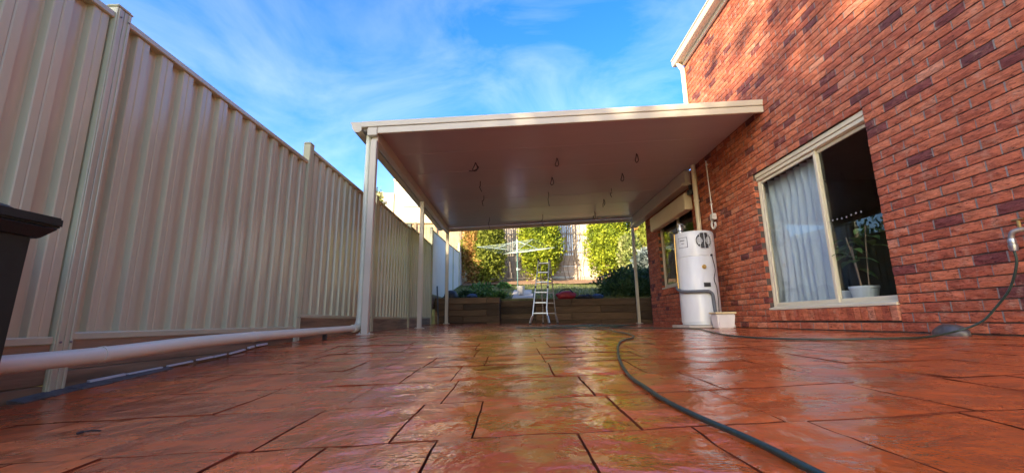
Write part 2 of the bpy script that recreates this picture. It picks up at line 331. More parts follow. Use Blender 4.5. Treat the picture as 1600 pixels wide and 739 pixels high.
# ------------------------------------------------------------------ paving of stamped stones
ROWS = [-.65, -.19, .27, .73, 1.19, 1.65, 2.12, 2.58, 3.04, 3.50, 3.96, 4.42, 4.88, 5.34, 5.80, 6.26, 6.72, 7.18, 7.64, 8.1, 8.56, 9.02, 9.48, 9.94, 10.4, 10.86, 11.32, 11.78, 12.24, 12.62]
FIXED = {3: [-.49, -.205, .156, .451, .755, 1.15], 4: [-.69, -.333, -.12, .326, .705, 1.2], 5: [-1.12, -.66, -.276, .291, .768, 1.25], 6: [-.94, -.56, -.317, .18, .62]}
base = MB(); bx = [-2.372, -1.2, 0, 1.2, 2.4, 3.56, 5.2]; by = np.linspace(-.8, 12.64, 30)
vs = [(x, y, floor_z(x, y) - .0095) for y in by for x in bx]; nb = len(bx)
base.add(vs, [(j*nb+i, j*nb+i+1, (j+1)*nb+i+1, (j+1)*nb+i) for j in range(len(by)-1) for i in range(nb-1)])
paving = tag(base.build('patio_paving', M['joint']), kind='structure')
def wav(x, y): return .014*noise.noise(Vector((x*.7, y*.7, 3.3))) + .006*noise.noise(Vector((x*5, y*5, 1.1)))
def paver(mb, x0, x1, y0, y1, n, seed):
    gx_ = .0016 + abs(rng.normal(0, .0006)); gap = .0034 + abs(rng.normal(0, .0010))
    def warp(x, y): return x + wav(x, y), y + wav(y+9, x)
    us = [0] + [.5/n + (1-1/n)*i/(n-1) for i in range(n)] + [1] if False else list(np.linspace(0, 1, n+1))
    ex = .0016/(x1-x0); ey = .0016/(y1-y0)
    ux = [0, ex] + list(np.linspace(ex, 1-ex, n+1))[1:-1] + [1-ex, 1]; uy = [0, ey] + list(np.linspace(ey, 1-ey, n+1))[1:-1] + [1-ey, 1]
    vs = []; tl = (rng.normal(0, .0015), rng.normal(0, .0015)); hz0 = rng.normal(0, .0008)
    for j, v in enumerate(uy):
        for i, u in enumerate(ux):
            x = x0+gx_ + (x1-x0-2*gx_)*u; y = y0+gap + (y1-y0-2*gap)*v; X, Y = warp(x, y); X += .0016*noise.noise(Vector((X*38, Y*38, 7.7))); Y += .0016*noise.noise(Vector((X*38, Y*38, 2.2))); X = max(X, -2.3715)
            z = floor_z(X, Y) + .0030*noise.noise(Vector((X*4, Y*6, .3))) + .0018*noise.noise(Vector((X*14, Y*18, seed*2.0))) + tl[0]*(u-.5) + tl[1]*(v-.5)
            if i in (0, len(ux)-1) or j in (0, len(uy)-1): z -= .0085
            if i in (1, len(ux)-2) or j in (1, len(uy)-2): z -= .0012 + .0022*max(0, noise.noise(Vector((X*9, Y*9, 5.5))))
            vs.append((X, Y, z+hz0))
    k = len(ux)
    mb.add(vs, [(j*k+i, j*k+i+1, (j+1)*k+i+1, (j+1)*k+i) for j in range(len(uy)-1) for i in range(k-1)], float(rng.random()))
tiles = []
for r in range(len(ROWS)-1):
    y0, y1 = ROWS[r], ROWS[r+1]; xs = sorted(FIXED.get(r, []))
    if not xs: xs = [rng.uniform(-.5, .2)]
    while xs[0] > -2.1: xs.insert(0, xs[0]-rng.choice([.23, .36, .46, .6]))
    hi = 3.50 if y1 < 11.3 else 5.0
    while xs[-1] < hi: xs.append(xs[-1]+rng.choice([.23, .36, .46, .6]))
    xs[0] = -2.385
    xs[-1] = 3.57 if y1 < 11.3 else 5.1
    for a, b in zip(xs[:-1], xs[1:]):
        if b-a < .08: continue
        split = (b-a) > .55 and rng.random() < .4 and r not in (3, 4, 5)
        if split: tiles += [(a, b, y0, y0+.23), (a, b, y0+.23, y1)]
        else: tiles.append((a, b, y0, y1))
def size_in_view(p, w, h):
    q = Vector((p[0]*BX[0]+p[1]*BY[0]+p[2]*BZ[0], p[0]*BX[1]+p[1]*BY[1]+p[2]*BZ[1], p[0]*BX[2]+p[1]*BY[2]+p[2]*BZ[2]))
    if q.z < .15: return -1
    u, v = CX+F_PX*q.x/q.z, CY+F_PX*q.y/q.z
    if not (-40 < u < 1640 and -40 < v < 780): return -1
    return w*h/(q.z*q.z)
order = sorted(range(len(tiles)), key=lambda i: -size_in_view(((tiles[i][0]+tiles[i][1])/2, max(.4, (tiles[i][2]+tiles[i][3])/2), floor_z((tiles[i][0]+tiles[i][1])/2, tiles[i][2])), tiles[i][1]-tiles[i][0], (tiles[i][3]-tiles[i][2])*.3/max(.5, (tiles[i][2]+tiles[i][3])/2)))
rest = MB()
for rank, i in enumerate(order):
    if rank < 298:
        p = MB(); paver(p, *tiles[i], 12 if rank < 36 else (6 if rank < 110 else 4), i*.37); p.build('paver', M['paving'], paving, smooth=True, fix=False, paver_skirt=True)
    else: paver(rest, *tiles[i], 3, i*.37)
if rest.v: tag(rest.build('far_pavers', M['paving'], paving, smooth=True, fix=False, paver_skirt=True), kind='stuff')

# ------------------------------------------------------------------ the brick house
house = thing('brick_house', 'two storey red brick house with cream windows beside the patio', 'house', (XW, 6, -.16))
CH = .086; Z0 = -.155; YN = -1.5
W1 = (4.03, 6.07, Z0+3*CH, Z0+26*CH); W2 = (8.28, 10.36, Z0+10*CH, Z0+30*CH)
YC, YE = 7.95, 11.3; ZT, ZL = Z0+62*CH, Z0+36*CH
def brick_mesh_data(L, seed):
    r = np.random.default_rng(seed); h = .0755; nx, nz = 4, 2; vs = []; fs = []
    for k in range(nz+1):
        for i in range(nx+1):
            y = -L/2 + L*i/nx; z = -h/2 + h*k/nz; edge = i in (0, nx) or k in (0, nz)
            x = r.normal(0, .0012) + (.0035 if edge else -.0012)
            if edge: y += r.normal(0, .0010)*(1 if i in (0, nx) else 0); z += r.normal(0, .0009)
            vs.append((x, y, z))
    fs += [(k*(nx+1)+i, (k+1)*(nx+1)+i, (k+1)*(nx+1)+i+1, k*(nx+1)+i+1) for k in range(nz) for i in range(nx)]
    rim = [i for i in range(nx+1)] + [(k+1)*(nx+1)-1 for k in range(1, nz+1)] + [nz*(nx+1)+i for i in range(nx-1, -1, -1)] + [k*(nx+1) for k in range(nz-1, 0, -1)]
    b0 = len(vs)
    for q in rim: vs.append((.10, vs[q][1], vs[q][2]))
    n = len(rim)
    for q in range(n): fs.append((rim[q], rim[(q+1) % n], b0+(q+1) % n, b0+q))
    return vs, fs
TONES = [.02, .08, .13, .30, .38, .45, .52, .58, .64, .70, .76, .82, .88, .95]
TW = np.array([1.6, 2.2, 2.6, 4, 7, 8, 9, 9, 9, 8, 8, 7, 5, 3], float); TW /= TW.sum()
VAR = {}
def variant(L, t):
    key = (round(L, 3), t)
    if key not in VAR:
        vs, fs = brick_mesh_data(L, len(VAR)+5); mb = MB(); mb.add(vs, fs, t)
        me = bpy.data.meshes.new('brick'); me.from_pydata(vs, [], fs)
        at = me.attributes.new('tone', 'FLOAT', 'FACE'); at.data.foreach_set('value', [t]*len(fs)); me.materials.append(M['brick']); VAR[key] = (me, vs, fs)
    return VAR[key]
RUNS = []; bricks = []                                              # (y0, y1, zc)
def course(ya, yb, i):
    """Stretcher bond from ya to yb, cut at the ends."""
    ph = 4.03 if i % 2 == 0 else 4.15
    k = math.floor((ya-ph)/.24); y = ph + .24*k
    while y < yb-1e-6:
        a, b = max(y+.005, ya), min(y+.235, yb)
        if y+.24 > ya and b-a > .03: bricks.append((a, b, Z0+(i+.5)*CH))
        y += .24
for i in range(62):
    zc = Z0+(i+.5)*CH; ye = YC if zc > ZL else YE; spans = [(YN, ye)]
    for (a, b, z0, z1) in ((W1[0], W1[1], W1[2]-2*CH, W1[3]), (W2[0], W2[1], W2[2]-2*CH, W2[3])):
        if z0 < zc < z1:
            ns = []
            for s, e in spans:
                if a > s and b < e: ns += [(s, a), (b, e)]
                else: ns.append((s, e))
            spans = ns
    for s, e in spans: course(s, e, i); RUNS.append((s, e, i))
allb = []
for (a, b, zc) in bricks:
    L = b-a; Lq = .23 if abs(L-.23) < .004 else (.11 if abs(L-.11) < .012 else round(L, 2))
    allb.append(((XW + rng.normal(0, .0013), (a+b)/2, zc + rng.normal(0, .0008)), Lq, float(rng.choice(TONES, p=TW)), rng.random() < .5))
order = sorted(range(len(allb)), key=lambda i: -size_in_view(allb[i][0], allb[i][1]*max(.1, XW/math.hypot(XW, max(.1, allb[i][0][1]))), .076))
joined = MB(); lower = MB()
for rank, i in enumerate(order):
    p, L, t, flip = allb[i]; me, vs, fs = variant(L, t)
    if rank < 262:
        o = bpy.data.objects.new('brick', me); COL.objects.link(o); o.parent = house; o.location = Vector(p)-wloc(house)
    else:
        joined.add([(p[0]+v[0], p[1]+v[1], p[2]+v[2]) for v in vs], fs, t)
tag(joined.build('brickwork', M['brick'], house, fix=False), kind='stuff')
# sloping sill bricks on edge under the windows
def sill_bricks(W, n0, first):
    n = int((W[1]-W[0])/.0862); st = (W[1]-W[0])/n
    for k in range(n):
        y = W[0]+st*k; mb = MB(); d = rng.normal(0, .0015); zt = W[2]-.004
        mb.hexa([(XW-.012+d, y+.005, zt-.150), (XW+.1, y+.005, zt-.150), (XW+.1, y+st-.005, zt-.150), (XW-.012+d, y+st-.005, zt-.150)],
                [(XW-.020+d, y+.005, zt-.016), (XW+.1, y+.005, zt+.002), (XW+.1, y+st-.005, zt+.002), (XW-.020+d, y+st-.005, zt-.016)], float(rng.choice(TONES[4:], p=TW[4:]/TW[4:].sum())))
        mb.build('sill_brick', M['brick'], house, bevel=.003)
sill_bricks(W1, 0, True); sill_bricks(W2, 0, False)
# mortar core with the openings left free
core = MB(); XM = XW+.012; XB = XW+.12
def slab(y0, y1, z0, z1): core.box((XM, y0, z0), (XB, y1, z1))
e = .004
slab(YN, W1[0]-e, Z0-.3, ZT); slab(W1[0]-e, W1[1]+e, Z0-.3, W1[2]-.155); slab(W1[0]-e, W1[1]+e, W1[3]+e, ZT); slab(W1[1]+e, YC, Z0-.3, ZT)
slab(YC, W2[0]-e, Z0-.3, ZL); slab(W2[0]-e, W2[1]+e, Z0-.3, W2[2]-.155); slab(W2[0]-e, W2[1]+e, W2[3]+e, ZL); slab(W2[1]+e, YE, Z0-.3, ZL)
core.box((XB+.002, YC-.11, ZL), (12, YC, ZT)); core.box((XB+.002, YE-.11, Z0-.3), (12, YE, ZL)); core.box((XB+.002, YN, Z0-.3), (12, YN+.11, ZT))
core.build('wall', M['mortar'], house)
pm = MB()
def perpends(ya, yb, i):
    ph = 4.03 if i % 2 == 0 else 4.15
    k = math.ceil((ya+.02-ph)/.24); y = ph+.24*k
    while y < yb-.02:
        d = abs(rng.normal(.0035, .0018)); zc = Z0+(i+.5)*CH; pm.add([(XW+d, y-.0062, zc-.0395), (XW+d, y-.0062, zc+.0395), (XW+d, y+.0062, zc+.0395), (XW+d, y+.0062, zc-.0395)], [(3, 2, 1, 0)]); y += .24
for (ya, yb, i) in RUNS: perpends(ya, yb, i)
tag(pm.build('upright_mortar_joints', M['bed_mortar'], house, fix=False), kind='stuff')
rm = MB()
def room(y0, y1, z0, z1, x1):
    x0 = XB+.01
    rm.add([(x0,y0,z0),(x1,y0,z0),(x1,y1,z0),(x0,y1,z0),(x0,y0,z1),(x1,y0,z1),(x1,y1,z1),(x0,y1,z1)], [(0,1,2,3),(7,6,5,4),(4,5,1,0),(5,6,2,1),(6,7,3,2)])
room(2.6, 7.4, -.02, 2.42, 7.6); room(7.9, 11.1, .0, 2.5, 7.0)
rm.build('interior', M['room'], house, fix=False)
# the big sliding window
def window(W, mull, head, name='window'):
    y0, y1, z0, z1 = W; xf = XW+.062; fr = MB()
    fr.box((xf, y0+.003, z0), (xf+.075, y1-.003, z0+.045)); fr.box((xf, y0+.003, z1-head), (xf+.075, y1-.003, z1-.002))
    fr.box((xf+.001, y0+.003, z0+.0455), (xf+.074, y0+.045, z1-head-.0005)); fr.box((xf+.001, y1-.045, z0+.0455), (xf+.074, y1-.003, z1-head-.0005))
    w = fr.build(name, M['window_frame'], house, bevel=.004)
    sa = MB(); xs = xf+.008
    for (a, b, dx) in ((y0+.046, mull-.001, .03), (mull-.044, y1-.046, 0)):
        sa.box((xs+dx, a, z0+.047), (xs+dx+.026, b, z0+.085)); sa.box((xs+dx, a, z1-head-.04), (xs+dx+.026, b, z1-head-.002))
        sa.box((xs+dx+.001, a, z0+.0855), (xs+dx+.025, a+.042, z1-head-.0405)); sa.box((xs+dx+.001, b-.042, z0+.0855), (xs+dx+.025, b, z1-head-.0405))
    sa.build('sash', M['window_frame'], w, bevel=.003)
    for (a, b, dx) in ((y0+.088, mull-.043, .03), (mull-.002, y1-.088, 0)):
        p = MB(); p.box((xs+dx+.010, a-.004, z0+.08), (xs+dx+.015, b+.004, z1-head-.036)); p.build('pane', M['glass'], w)
    h = MB(); h.box((xf-.030, y0+.004, z1-.060), (xf-.002, y1-.004, z1-.003)); h.box((xf-.016, y0+.004, z1-head+.006), (xf-.0025, y1-.004, z1-.062)); h.build('head_trim', M['window_frame'], w, bevel=.004)
    s = MB(); s.hexa([(XW-.012, y0+.004, z0-.012), (xf-.001, y0+.004, z0-.002), (xf-.001, y1-.004, z0-.002), (XW-.012, y1-.004, z0-.012)], [(XW-.012, y0+.004, z0+.016), (xf-.001, y0+.004, z0+.030), (xf-.001, y1-.004, z0+.030), (XW-.012, y1-.004, z0+.016)]); s.build('sill', M['window_frame'], w, bevel=.003)
    return w
win = window(W1, 4.90, .115)
win2 = window(W2, 9.3, .10)
for k in range(8):
    d = MB(); y = 4.86-.068*k; z = 1.075+.006*math.sin(k*1.3); d.lathe((XW+.0955+.012, y, z), [(.0105, 0), (.0105, .003), (.006, .0032)], 10, axis=(-1, 0, 0)); d.build('dot', M['dot'], win)
# roller shutter box over the far window, ledger under the patio roof, gutters, downpipe
sh = MB(); sh.box((XW-.16, 8.2, 2.12), (XW-.002, 10.42, 2.47)); sh.build('shutter_box', M['cream'], house, bevel=.02)
sh = MB(); sh.box((XW-.20, 8.16, 2.60), (XW-.003, 12.1, 2.66)); sh.box((XW-.13, 8.16, 2.662), (XW-.003, 12.1, 2.925)); sh.build('wall_beam', M['cream_beam'], house, bevel=.006)
dp = MB(); dp.tube([(XW-.055, 7.90, z) for z in (-.13, 1, 2.5, 4.0, 4.9)], .045, 14); dp.tube([(XW-.055, 7.90, 4.9), (XW-.06, 7.9, 5.0), (XW-.09, 7.92, 5.08), (XW-.13, 7.94, 5.18)], .045, 14)
for z in (.9, 2.2, 3.9): dp.box((XW-.105, 7.885, z), (XW+.004, 7.915, z+.03))
dp.build('downpipe', M['cream'], house, smooth=True)
sof = MB(); sof.box((XW-.10, YN, 5.175), (XW-.002, YC+.05, 5.19)); sof.build('soffit', M['cream'], house)
ft = MB(); ft.box((XW-.05, YN, 5.095), (XW-.003, YC-.04, 5.173)); ft.build('eave_trim', M['cream'], house, bevel=.008)
gt = MB(); prof = [(-.10, 5.175), (-.14, 5.165), (-.185, 5.175), (-.20, 5.21), (-.197, 5.29), (-.215, 5.30), (-.215, 5.32), (-.10, 5.32)]
gt.add([(XW+x, YN, z) for x, z in prof] + [(XW+x, YC+.12, z) for x, z in prof], [(i, (i+1) % 8, 8+(i+1) % 8, 8+i) for i in range(8)] + [tuple(range(8)), tuple(range(15, 7, -1))]); gt.build('gutter', M['cream'], house)
rf = MB(); rf.hexa([(XW-.12, YN-.4, 5.322), (12.4, YN-.4, 5.322), (12.4, YC+.05, 5.322), (XW-.12, YC+.05, 5.322)], [(6.3, 1.5, 6.9), (9.0, 1.5, 6.9), (9.0, 5.2, 6.9), (6.3, 5.2, 6.9)]); rf.build('roof', M['roof_tile'], house)
rf = MB(); rf.hexa([(XW+.05, YC+.003, ZL+.01), (12, YC+.003, ZL+.01), (12, YE, ZL+.01), (XW+.05, YE, ZL+.01)], [(6, YC+.003, ZL+.8), (12, YC+.003, ZL+.8), (12, YE-.5, ZL+.8), (6, YE-.5, ZL+.8)]); rf.build('roof', M['roof_tile'], house)
lt = MB(); lt.box((XW-.10, 8.02, 2.50), (XW-.002, 8.10, 2.58)); lt.lathe((XW-.09, 8.06, 2.49), [(.02, 0), (.055, -.02), (.06, -.10), (.0, -.105)], 12); lt.build('security_light', M['dark'], house, smooth=True)
cd = MB(); cd.tube([(XW-.016, 7.43, 2.84), (XW-.016, 7.40, 1.80)], .010, 8)
for z in (2.0, 2.75): cd.box((XW-.030, 7.395, z), (XW+.004, 7.44, z+.02))
cd.build('conduit', M['white_plastic'], house, smooth=True)
ib = MB(); ib.box((XW-.075, 7.28, 1.70), (XW-.002, 7.39, 1.81)); ib.build('isolator_box', M['white_plastic'], house, bevel=.008)
lp = MB(); lp.tube(spline([(XW-.04, 7.37, 1.71), (XW-.05, 7.40, 1.62), (XW-.05, 7.34, 1.54), (XW-.05, 7.26, 1.58), (XW-.05, 7.27, 1.64)]), .018, 8); lp.build('conduit_elbow', M['white_plastic'], house, smooth=True)

# curtain and pots behind the glass
cu = MB(); ny, nz = 64, 14; vs = []
for k in range(nz+1):
    for i in range(ny+1):
        u = i/ny; v = k/nz; z = W1[2]+.05 + (W1[3]-W1[2]-.16)*v
        y = 4.99 + (1.0-.10*math.sin(math.pi*min(1, v*1.2))**2*(1 if v > .3 else .4))*u
        y = 5.07 + 1.27*u + .03*math.sin(2.2*v+.4)*(1-u)
        x = XW+.245 + .035*math.sin(u*56+1.2*math.sin(v*3)) + .018*math.sin(u*121+2*v) + .03*noise.noise(Vector((u*7, v*3, 0)))
        vs.append((x, y, z))
cu.add(vs, [(k*(ny+1)+i, k*(ny+1)+i+1, (k+1)*(ny+1)+i+1, (k+1)*(ny+1)+i) for k in range(nz) for i in range(ny)])
tag(cu.build('curtain', M['curtain'], None, smooth='all', fix=False), 'pale blue white gathered curtain behind the left glass of the big window', 'curtain')
bd = MB(); bd.box((XB+.012, W1[0]-.02, .06), (XW+.36, W1[1]+.02, W1[2]+.02)); bd.build('window_board', M['window_frame'], house)
def pot(c, r, h, label):
    t = thing('flower_pot', label, 'flower pot', c)
    p = MB(); p.lathe(c, [(r*.72, 0), (r*.98, h*.85), (r*1.02, h*.87), (r*1.02, h), (r*.92, h), (r*.88, h*.8)], 28); p.build('pot', M['pot'], t, smooth=True)
    s = MB(); s.lathe((c[0], c[1], c[2]+h*.8), [(r*.87, 0), (r*.87, .006)], 20); s.build('soil', M['soil'], t)
    return t
pz = W1[2]+.022; pt = pot((XW+.27, 4.72, pz), .135, .19, 'pale blue bowl pot holding a leafy plant inside the window')
pot((XW+.32, 5.0, pz), .105, .16, 'smaller pale blue pot behind the window mullion without a visible plant')
hp = thing('house_plant', 'green leafy house plant on thin stems in the pale blue pot', 'plant', (XW+.27, 4.72, pz+.14))
for k, (dx, dy, h, lean) in enumerate(((0.0, .03, .62, .10), (.03, -.03, .72, -.06), (-.02, .0, .50, .03))):
    st = MB(); bx0 = (XW+.27+dx, 4.72+dy, pz+.14); tp = Vector((XW+.27+dx*2, 4.72+dy+lean, pz+.14+h))
    st.tube(spline([bx0, (XW+.27+dx*1.5, 4.72+dy+lean*.4, pz+.14+h*.5), tp], 4), .007, 7); st.build('stem', M['bark'], hp, smooth=True)
    for q in range(8):
        ang = q*2.4+k; L = random.uniform(.14, .20); a = tp - Vector((0, 0, .035*q)); d = Vector((math.cos(ang)*.6, math.sin(ang), random.uniform(-.1, .5))).normalized(); sd = d.cross(Vector((0, 0, 1))).normalized()
        lf = MB(); pts = []
        for j in range(6):
            f = j/5; w = L*.28*math.sin(math.pi*(.05+.95*f)**.8); cpt = a + d*L*(f+.25) + Vector((0, 0, -.10*f*f)); pts += [cpt-sd*w, cpt+Vector((0, 0, -.008)), cpt+sd*w]
        lf.add(pts, [(3*j+m, 3*j+m+1, 3*j+m+4, 3*j+m+3) for j in range(5) for m in (0, 1)], random.random()); lf.build('leaf', M['leaf_plant'], hp, smooth='all', fix=False)

# ------------------------------------------------------------------ the steel fence on the left
fence = thing('metal_fence', 'long cream corrugated steel fence stepping up along the left side', 'fence', (XF, 6, -.2))
BAYS = [(-2.55, -.15, 1.85, 1.85, -.10), (-.15, 2.25, 1.85, 1.85, -.085), (2.25, 4.65, 1.858, 1.858, -.066), (4.65, 7.05, 2.03, 2.03, .064), (7.05, 9.45, 2.125, 2.125, .07), (9.45, 11.95, 2.18, 2.18, .09),
        (11.95, 14.4, 2.64, 2.73, .74), (14.4, 16.1, 2.73, 2.83, .80), (16.1, 17.85, 2.83, 2.93, .95), (17.85, 20.6, 3.25, 3.36, 1.30), (20.6, 23, 3.65, 3.75, 1.6)]
def corrugated(ya, yb, z0, za, zb, pitch):
    n = round((yb-ya)/pitch); pts = []
    p = (yb-ya)/n
    for k in range(n):
        y = ya+p*k
        for f, x in ((0, -.038), (.36, -.038), (.40, -.034), (.45, -.004), (.48, 0), (.66, .0), (.69, -.004), (.72, .0), (.92, 0), (.96, -.02)): pts.append((y+f*p, XF-.012+x))
    pts.append((yb, XF-.012-.036)); mb = MB(); ztop = lambda y: za+(zb-za)*(y-ya)/(yb-ya)
    nzz = 4; vs = [(x, y, z0+(ztop(y)-z0)*k/nzz) for k in range(nzz+1) for (y, x) in pts]; m = len(pts)
    mb.add(vs, [(k*m+i, k*m+i+1, (k+1)*m+i+1, (k+1)*m+i) for k in range(nzz) for i in range(m-1)]); return mb
pt_top = {}
for bi, (ya, yb, za, zb, zlo) in enumerate(BAYS):
    a, b = ya+.046, yb-.046; w = (b-a)/3
    for k in range(3):
        a0, b0 = a+w*k, a+w*(k+1); f = lambda y: za+(zb-za)*(y-a)/(b-a)
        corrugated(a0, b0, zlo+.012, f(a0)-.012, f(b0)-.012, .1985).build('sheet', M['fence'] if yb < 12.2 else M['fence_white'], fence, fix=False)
    for nm, lo0, lo1, h in (('top_rail', za, zb, .042), ('bottom_rail', zlo+.042, zlo+.042, .042)):
        r = MB(); x0, x1 = XF-.058, XF+.004
        r.hexa([(x0, a-.02, lo0-h), (x1, a-.02, lo0-h), (x1, b+.02, lo1-h), (x0, b+.02, lo1-h)], [(x0, a-.02, lo0), (x1, a-.02, lo0), (x1, b+.02, lo1), (x0, b+.02, lo1)])
        r.build(nm, M['fence'], fence, bevel=.006)
    for y, z in ((ya, za), (yb, zb)): pt_top[y] = max(pt_top.get(y, -9), z)
    if yb < 12.2:
        mid = (ya+yb)/2; fz = min(floor_z(-2.3, ya), floor_z(-2.3, yb))-.06; hgt = zlo+.012-fz; nrow = max(1, round(hgt/.2))
        for k in range(nrow):
            s = MB(); s.box((XF-.055, ya+.045, fz+hgt*k/nrow+.002), (XF-.003, yb-.045, fz+hgt*(k+1)/nrow-.002)); s.build('plinth_board', M['sleeper'], fence, bevel=.004)
    else:
        s = MB(); s.box((XF-.055, ya+.045, ground_z(0, max(ya, 13.2))-.3), (XF-.003, yb-.045, zlo-.004)); s.build('plinth_board', M['sleeper'], fence, bevel=.004)
for y, z in pt_top.items():
    zb = (floor_z(-2.3, y)-.05) if y < 12.3 else ground_z(0, y)-.2
    p = MB()
    for s in (-1, 1):                                    # two C channels back to back, a seam between
        ya_, yb_ = (y-.047, y-.0015) if s < 0 else (y+.0015, y+.047)
        p.box((XF-.064, ya_, zb), (XF+.014, yb_, z+.028)); q = .010
        p.box((XF+.0142, ya_+(.006 if s < 0 else .022), zb), (XF+.020, yb_-(.022 if s < 0 else .006), z+.026))
    post = p.build('post', M['fence'], fence, bevel=.004)
    c = MB(); c.box((XF-.068, y-.052, z+.029), (XF+.020, y+.052, z+.040)); c.box((XF-.060, y-.044, z+.041), (XF+.012, y+.044, z+.052)); c.build('cap', M['fence'], post, bevel=.004)
    for zz in (z-.03, zb+.30):
        for s in (-1, 1):
            if y < 8: sc = MB(); sc.lathe((XF+.0205, y+s*.026, zz), [(.006, 0), (.006, .004), (.003, .006)], 8, axis=(1, 0, 0)); sc.build('screw', M['alu_worn'], post)
# broken render and grey mortar strip along the foot of the fence
mo = MB()
for k in range(7):
    y = 2.05+.12*k; w = .09*max(0, 1-abs(y-2.3)/.8)-.012; mo.hexa([(-2.365, y, floor_z(-2.3, y)-.01), (-2.33+w, y, floor_z(-2.3, y)-.006), (-2.33+w, y+.17, floor_z(-2.3, y+.17)-.006), (-2.365, y+.17, floor_z(-2.3, y+.17)-.01)], [(-2.365, y, floor_z(-2.3, y)+.016), (-2.33+w, y, floor_z(-2.3, y)+.006), (-2.33+w, y+.17, floor_z(-2.3, y+.17)+.006), (-2.365, y+.17, floor_z(-2.3, y+.17)+.016)])
tag(mo.build('mortar_strip', M['wet_mortar']), kind='structure')
st = MB(); ys = [2.42]
while ys[-1] < 4.1: ys.append(ys[-1]+random.uniform(.12, .3))
for a, b in zip(ys[:-1], ys[1:]): st.box((-2.368, a, floor_z(-2.3, a)+.018), (-2.350, b-random.choice((.02, .05, .10)), floor_z(-2.3, a)+.028+random.uniform(0, .006)), rot=Matrix.Rotation(math.atan2(floor_z(-2.3, b)-floor_z(-2.3, a), b-a), 3, 'X'))
tag(st.build('joint_strip', M['white_plastic']), kind='structure')

# ------------------------------------------------------------------ patio cover
cover = thing('patio_cover', 'cream flat roofed patio cover on slim posts fixed to the brick house', 'patio cover', (.7, 9, 0))
RY0, RY1 = 5.60, 12.34
def rz(x): return 2.715 + .040*(x+1.97)                  # underside of the roof panels
xl, xr = -2.15, XW-.006
npan = 7; pw = (RY1-.09-(RY0+.055))/npan
for k in range(npan):
    y0 = RY0+.055+pw*k; p = MB()
    p.hexa([(xl, y0+.002, rz(xl)), (xr, y0+.002, rz(xr)), (xr, y0+pw-.002, rz(xr)), (xl, y0+pw-.002, rz(xl))], [(xl, y0+.002, rz(xl)+.075), (xr, y0+.002, rz(xr)+.075), (xr, y0+pw-.002, rz(xr)+.075), (xl, y0+pw-.002, rz(xl)+.075)])
    p.build('roof_panel', M['ceiling'], cover, bevel=.006)
def sloped(name, x0, x1, y0, y1, d0, d1, m, bev=.005, tx=0.0):
    p = MB(); p.hexa([(x0, y0, rz(x0)+d0), (x1, y0, rz(x1)+d0), (x1, y1, rz(x1)+d0), (x0, y1, rz(x0)+d0)], [(x0+tx, y0, rz(x0)+d1), (x1, y0, rz(x1)+d1), (x1, y1, rz(x1)+d1), (x0+tx, y1, rz(x0)+d1)]); return p.build(name, m, cover, bevel=bev)
sloped('front_beam', -1.925, xr+.02, RY0, RY0+.05, -.075, .022, M['cream_beam'])
sloped('front_flashing', xl-.01, xr+.02, RY0-.012, RY0+.0535, .026, .115, M['cream_beam'], .008)
sloped('beam_end_cap', -2.07, -1.928, RY0-.008, RY0+.054, -.105, .022, M['cream_beam'], .01)
sloped('back_beam', -1.93, xr, RY1-.085, RY1-.03, -.10, -.002, M['cream_beam'])
sloped('back_flashing', xl, xr, RY1-.028, RY1, -.03, .10, M['cream_beam'], .008)
b = MB(); b.box((-2.02, RY0+.056, 2.555), (-1.93, RY1-.03, 2.708)); b.build('side_beam', M['cream_beam'], cover, bevel=.006)
gp = [(-2.155, 2.685), (-2.20, 2.66), (-2.25, 2.665), (-2.285, 2.72), (-2.30, 2.79), (-2.315, 2.80), (-2.315, 2.815), (-2.155, 2.815)]
g = MB(); g.add([(x, RY0-.005, z) for x, z in gp]+[(x, RY1+.02, z) for x, z in gp], [(i, (i+1) % 8, 8+(i+1) % 8, 8+i) for i in range(8)]+[tuple(range(8)), tuple(range(15, 7, -1))]); g.build('gutter', M['cream_beam'], cover)
def post(x, y, ztop, wid=.085):
    zb = floor_z(x, y); p = MB(); p.box((x-wid/2, y-wid/2, zb+.010), (x+wid/2, y+wid/2, ztop)); o = p.build('post', M['cream_beam'], cover, bevel=.006, seg=2)
    f = MB(); f.box((x-.09, y-.075, zb-.004), (x+.09, y+.075, zb+.009))
    f.build('foot_plate', M['cream_beam'], o, bevel=.003)
    for s in (-1, 1):
        bb = MB(); bb.lathe((x+s*.066, y-.02, zb+.009), [(.012, 0), (.012, .008), (.006, .009), (.006, .020)], 6); bb.build('bolt', M['alu'], o)
    return o
post(-1.975, 5.65, 2.554); post(-1.975, 8.82, 2.554); post(-1.975, 12.25, 2.554); post(3.50, 12.27, rz(3.5)-.101, .075)

# drain pipe: from the gutter down behind the front post, then along the fence foot
drain = thing('drain_pipe', 'cream plastic drain pipe running from the patio gutter along the fence foot', 'pipe', (-2.1, 4, -.1))
d = MB(); d.tube([(-2.085, 5.74, 2.66), (-2.085, 5.74, 2.3), (-2.085, 5.74, .08)], .044, 18); d.build('downpipe', M['pvc'], drain, smooth=True)
el = MB(); el.tube(spline([(-2.085, 5.74, .10), (-2.085, 5.735, .03), (-2.088, 5.69, -.040), (-2.09, 5.60, -.062), (-2.09, 5.52, -.064)], 6), .049, 18); el.build('elbow', M['pvc'], drain, smooth=True)
pp = [(-2.09, 5.56, -.064), (-2.10, 4.6, -.078), (-2.10, 3.5, -.092), (-2.10, 2.8, -.108), (-2.10, 2.17, -.137), (-2.10, 1.5, -.150), (-2.10, .5, -.17)]
h = MB(); h.tube(spline(pp, 4), .039, 20); h.build('pipe', M['pvc'], drain, smooth=True)
for y, z in ((3.46, -.0925), (2.2, -.1355)):
    c = MB(); c.tube([(-2.10, y-.012, z), (-2.10, y+.012, z)], .0415, 20); c.build('coupling', M['pvc'], drain, smooth=True)
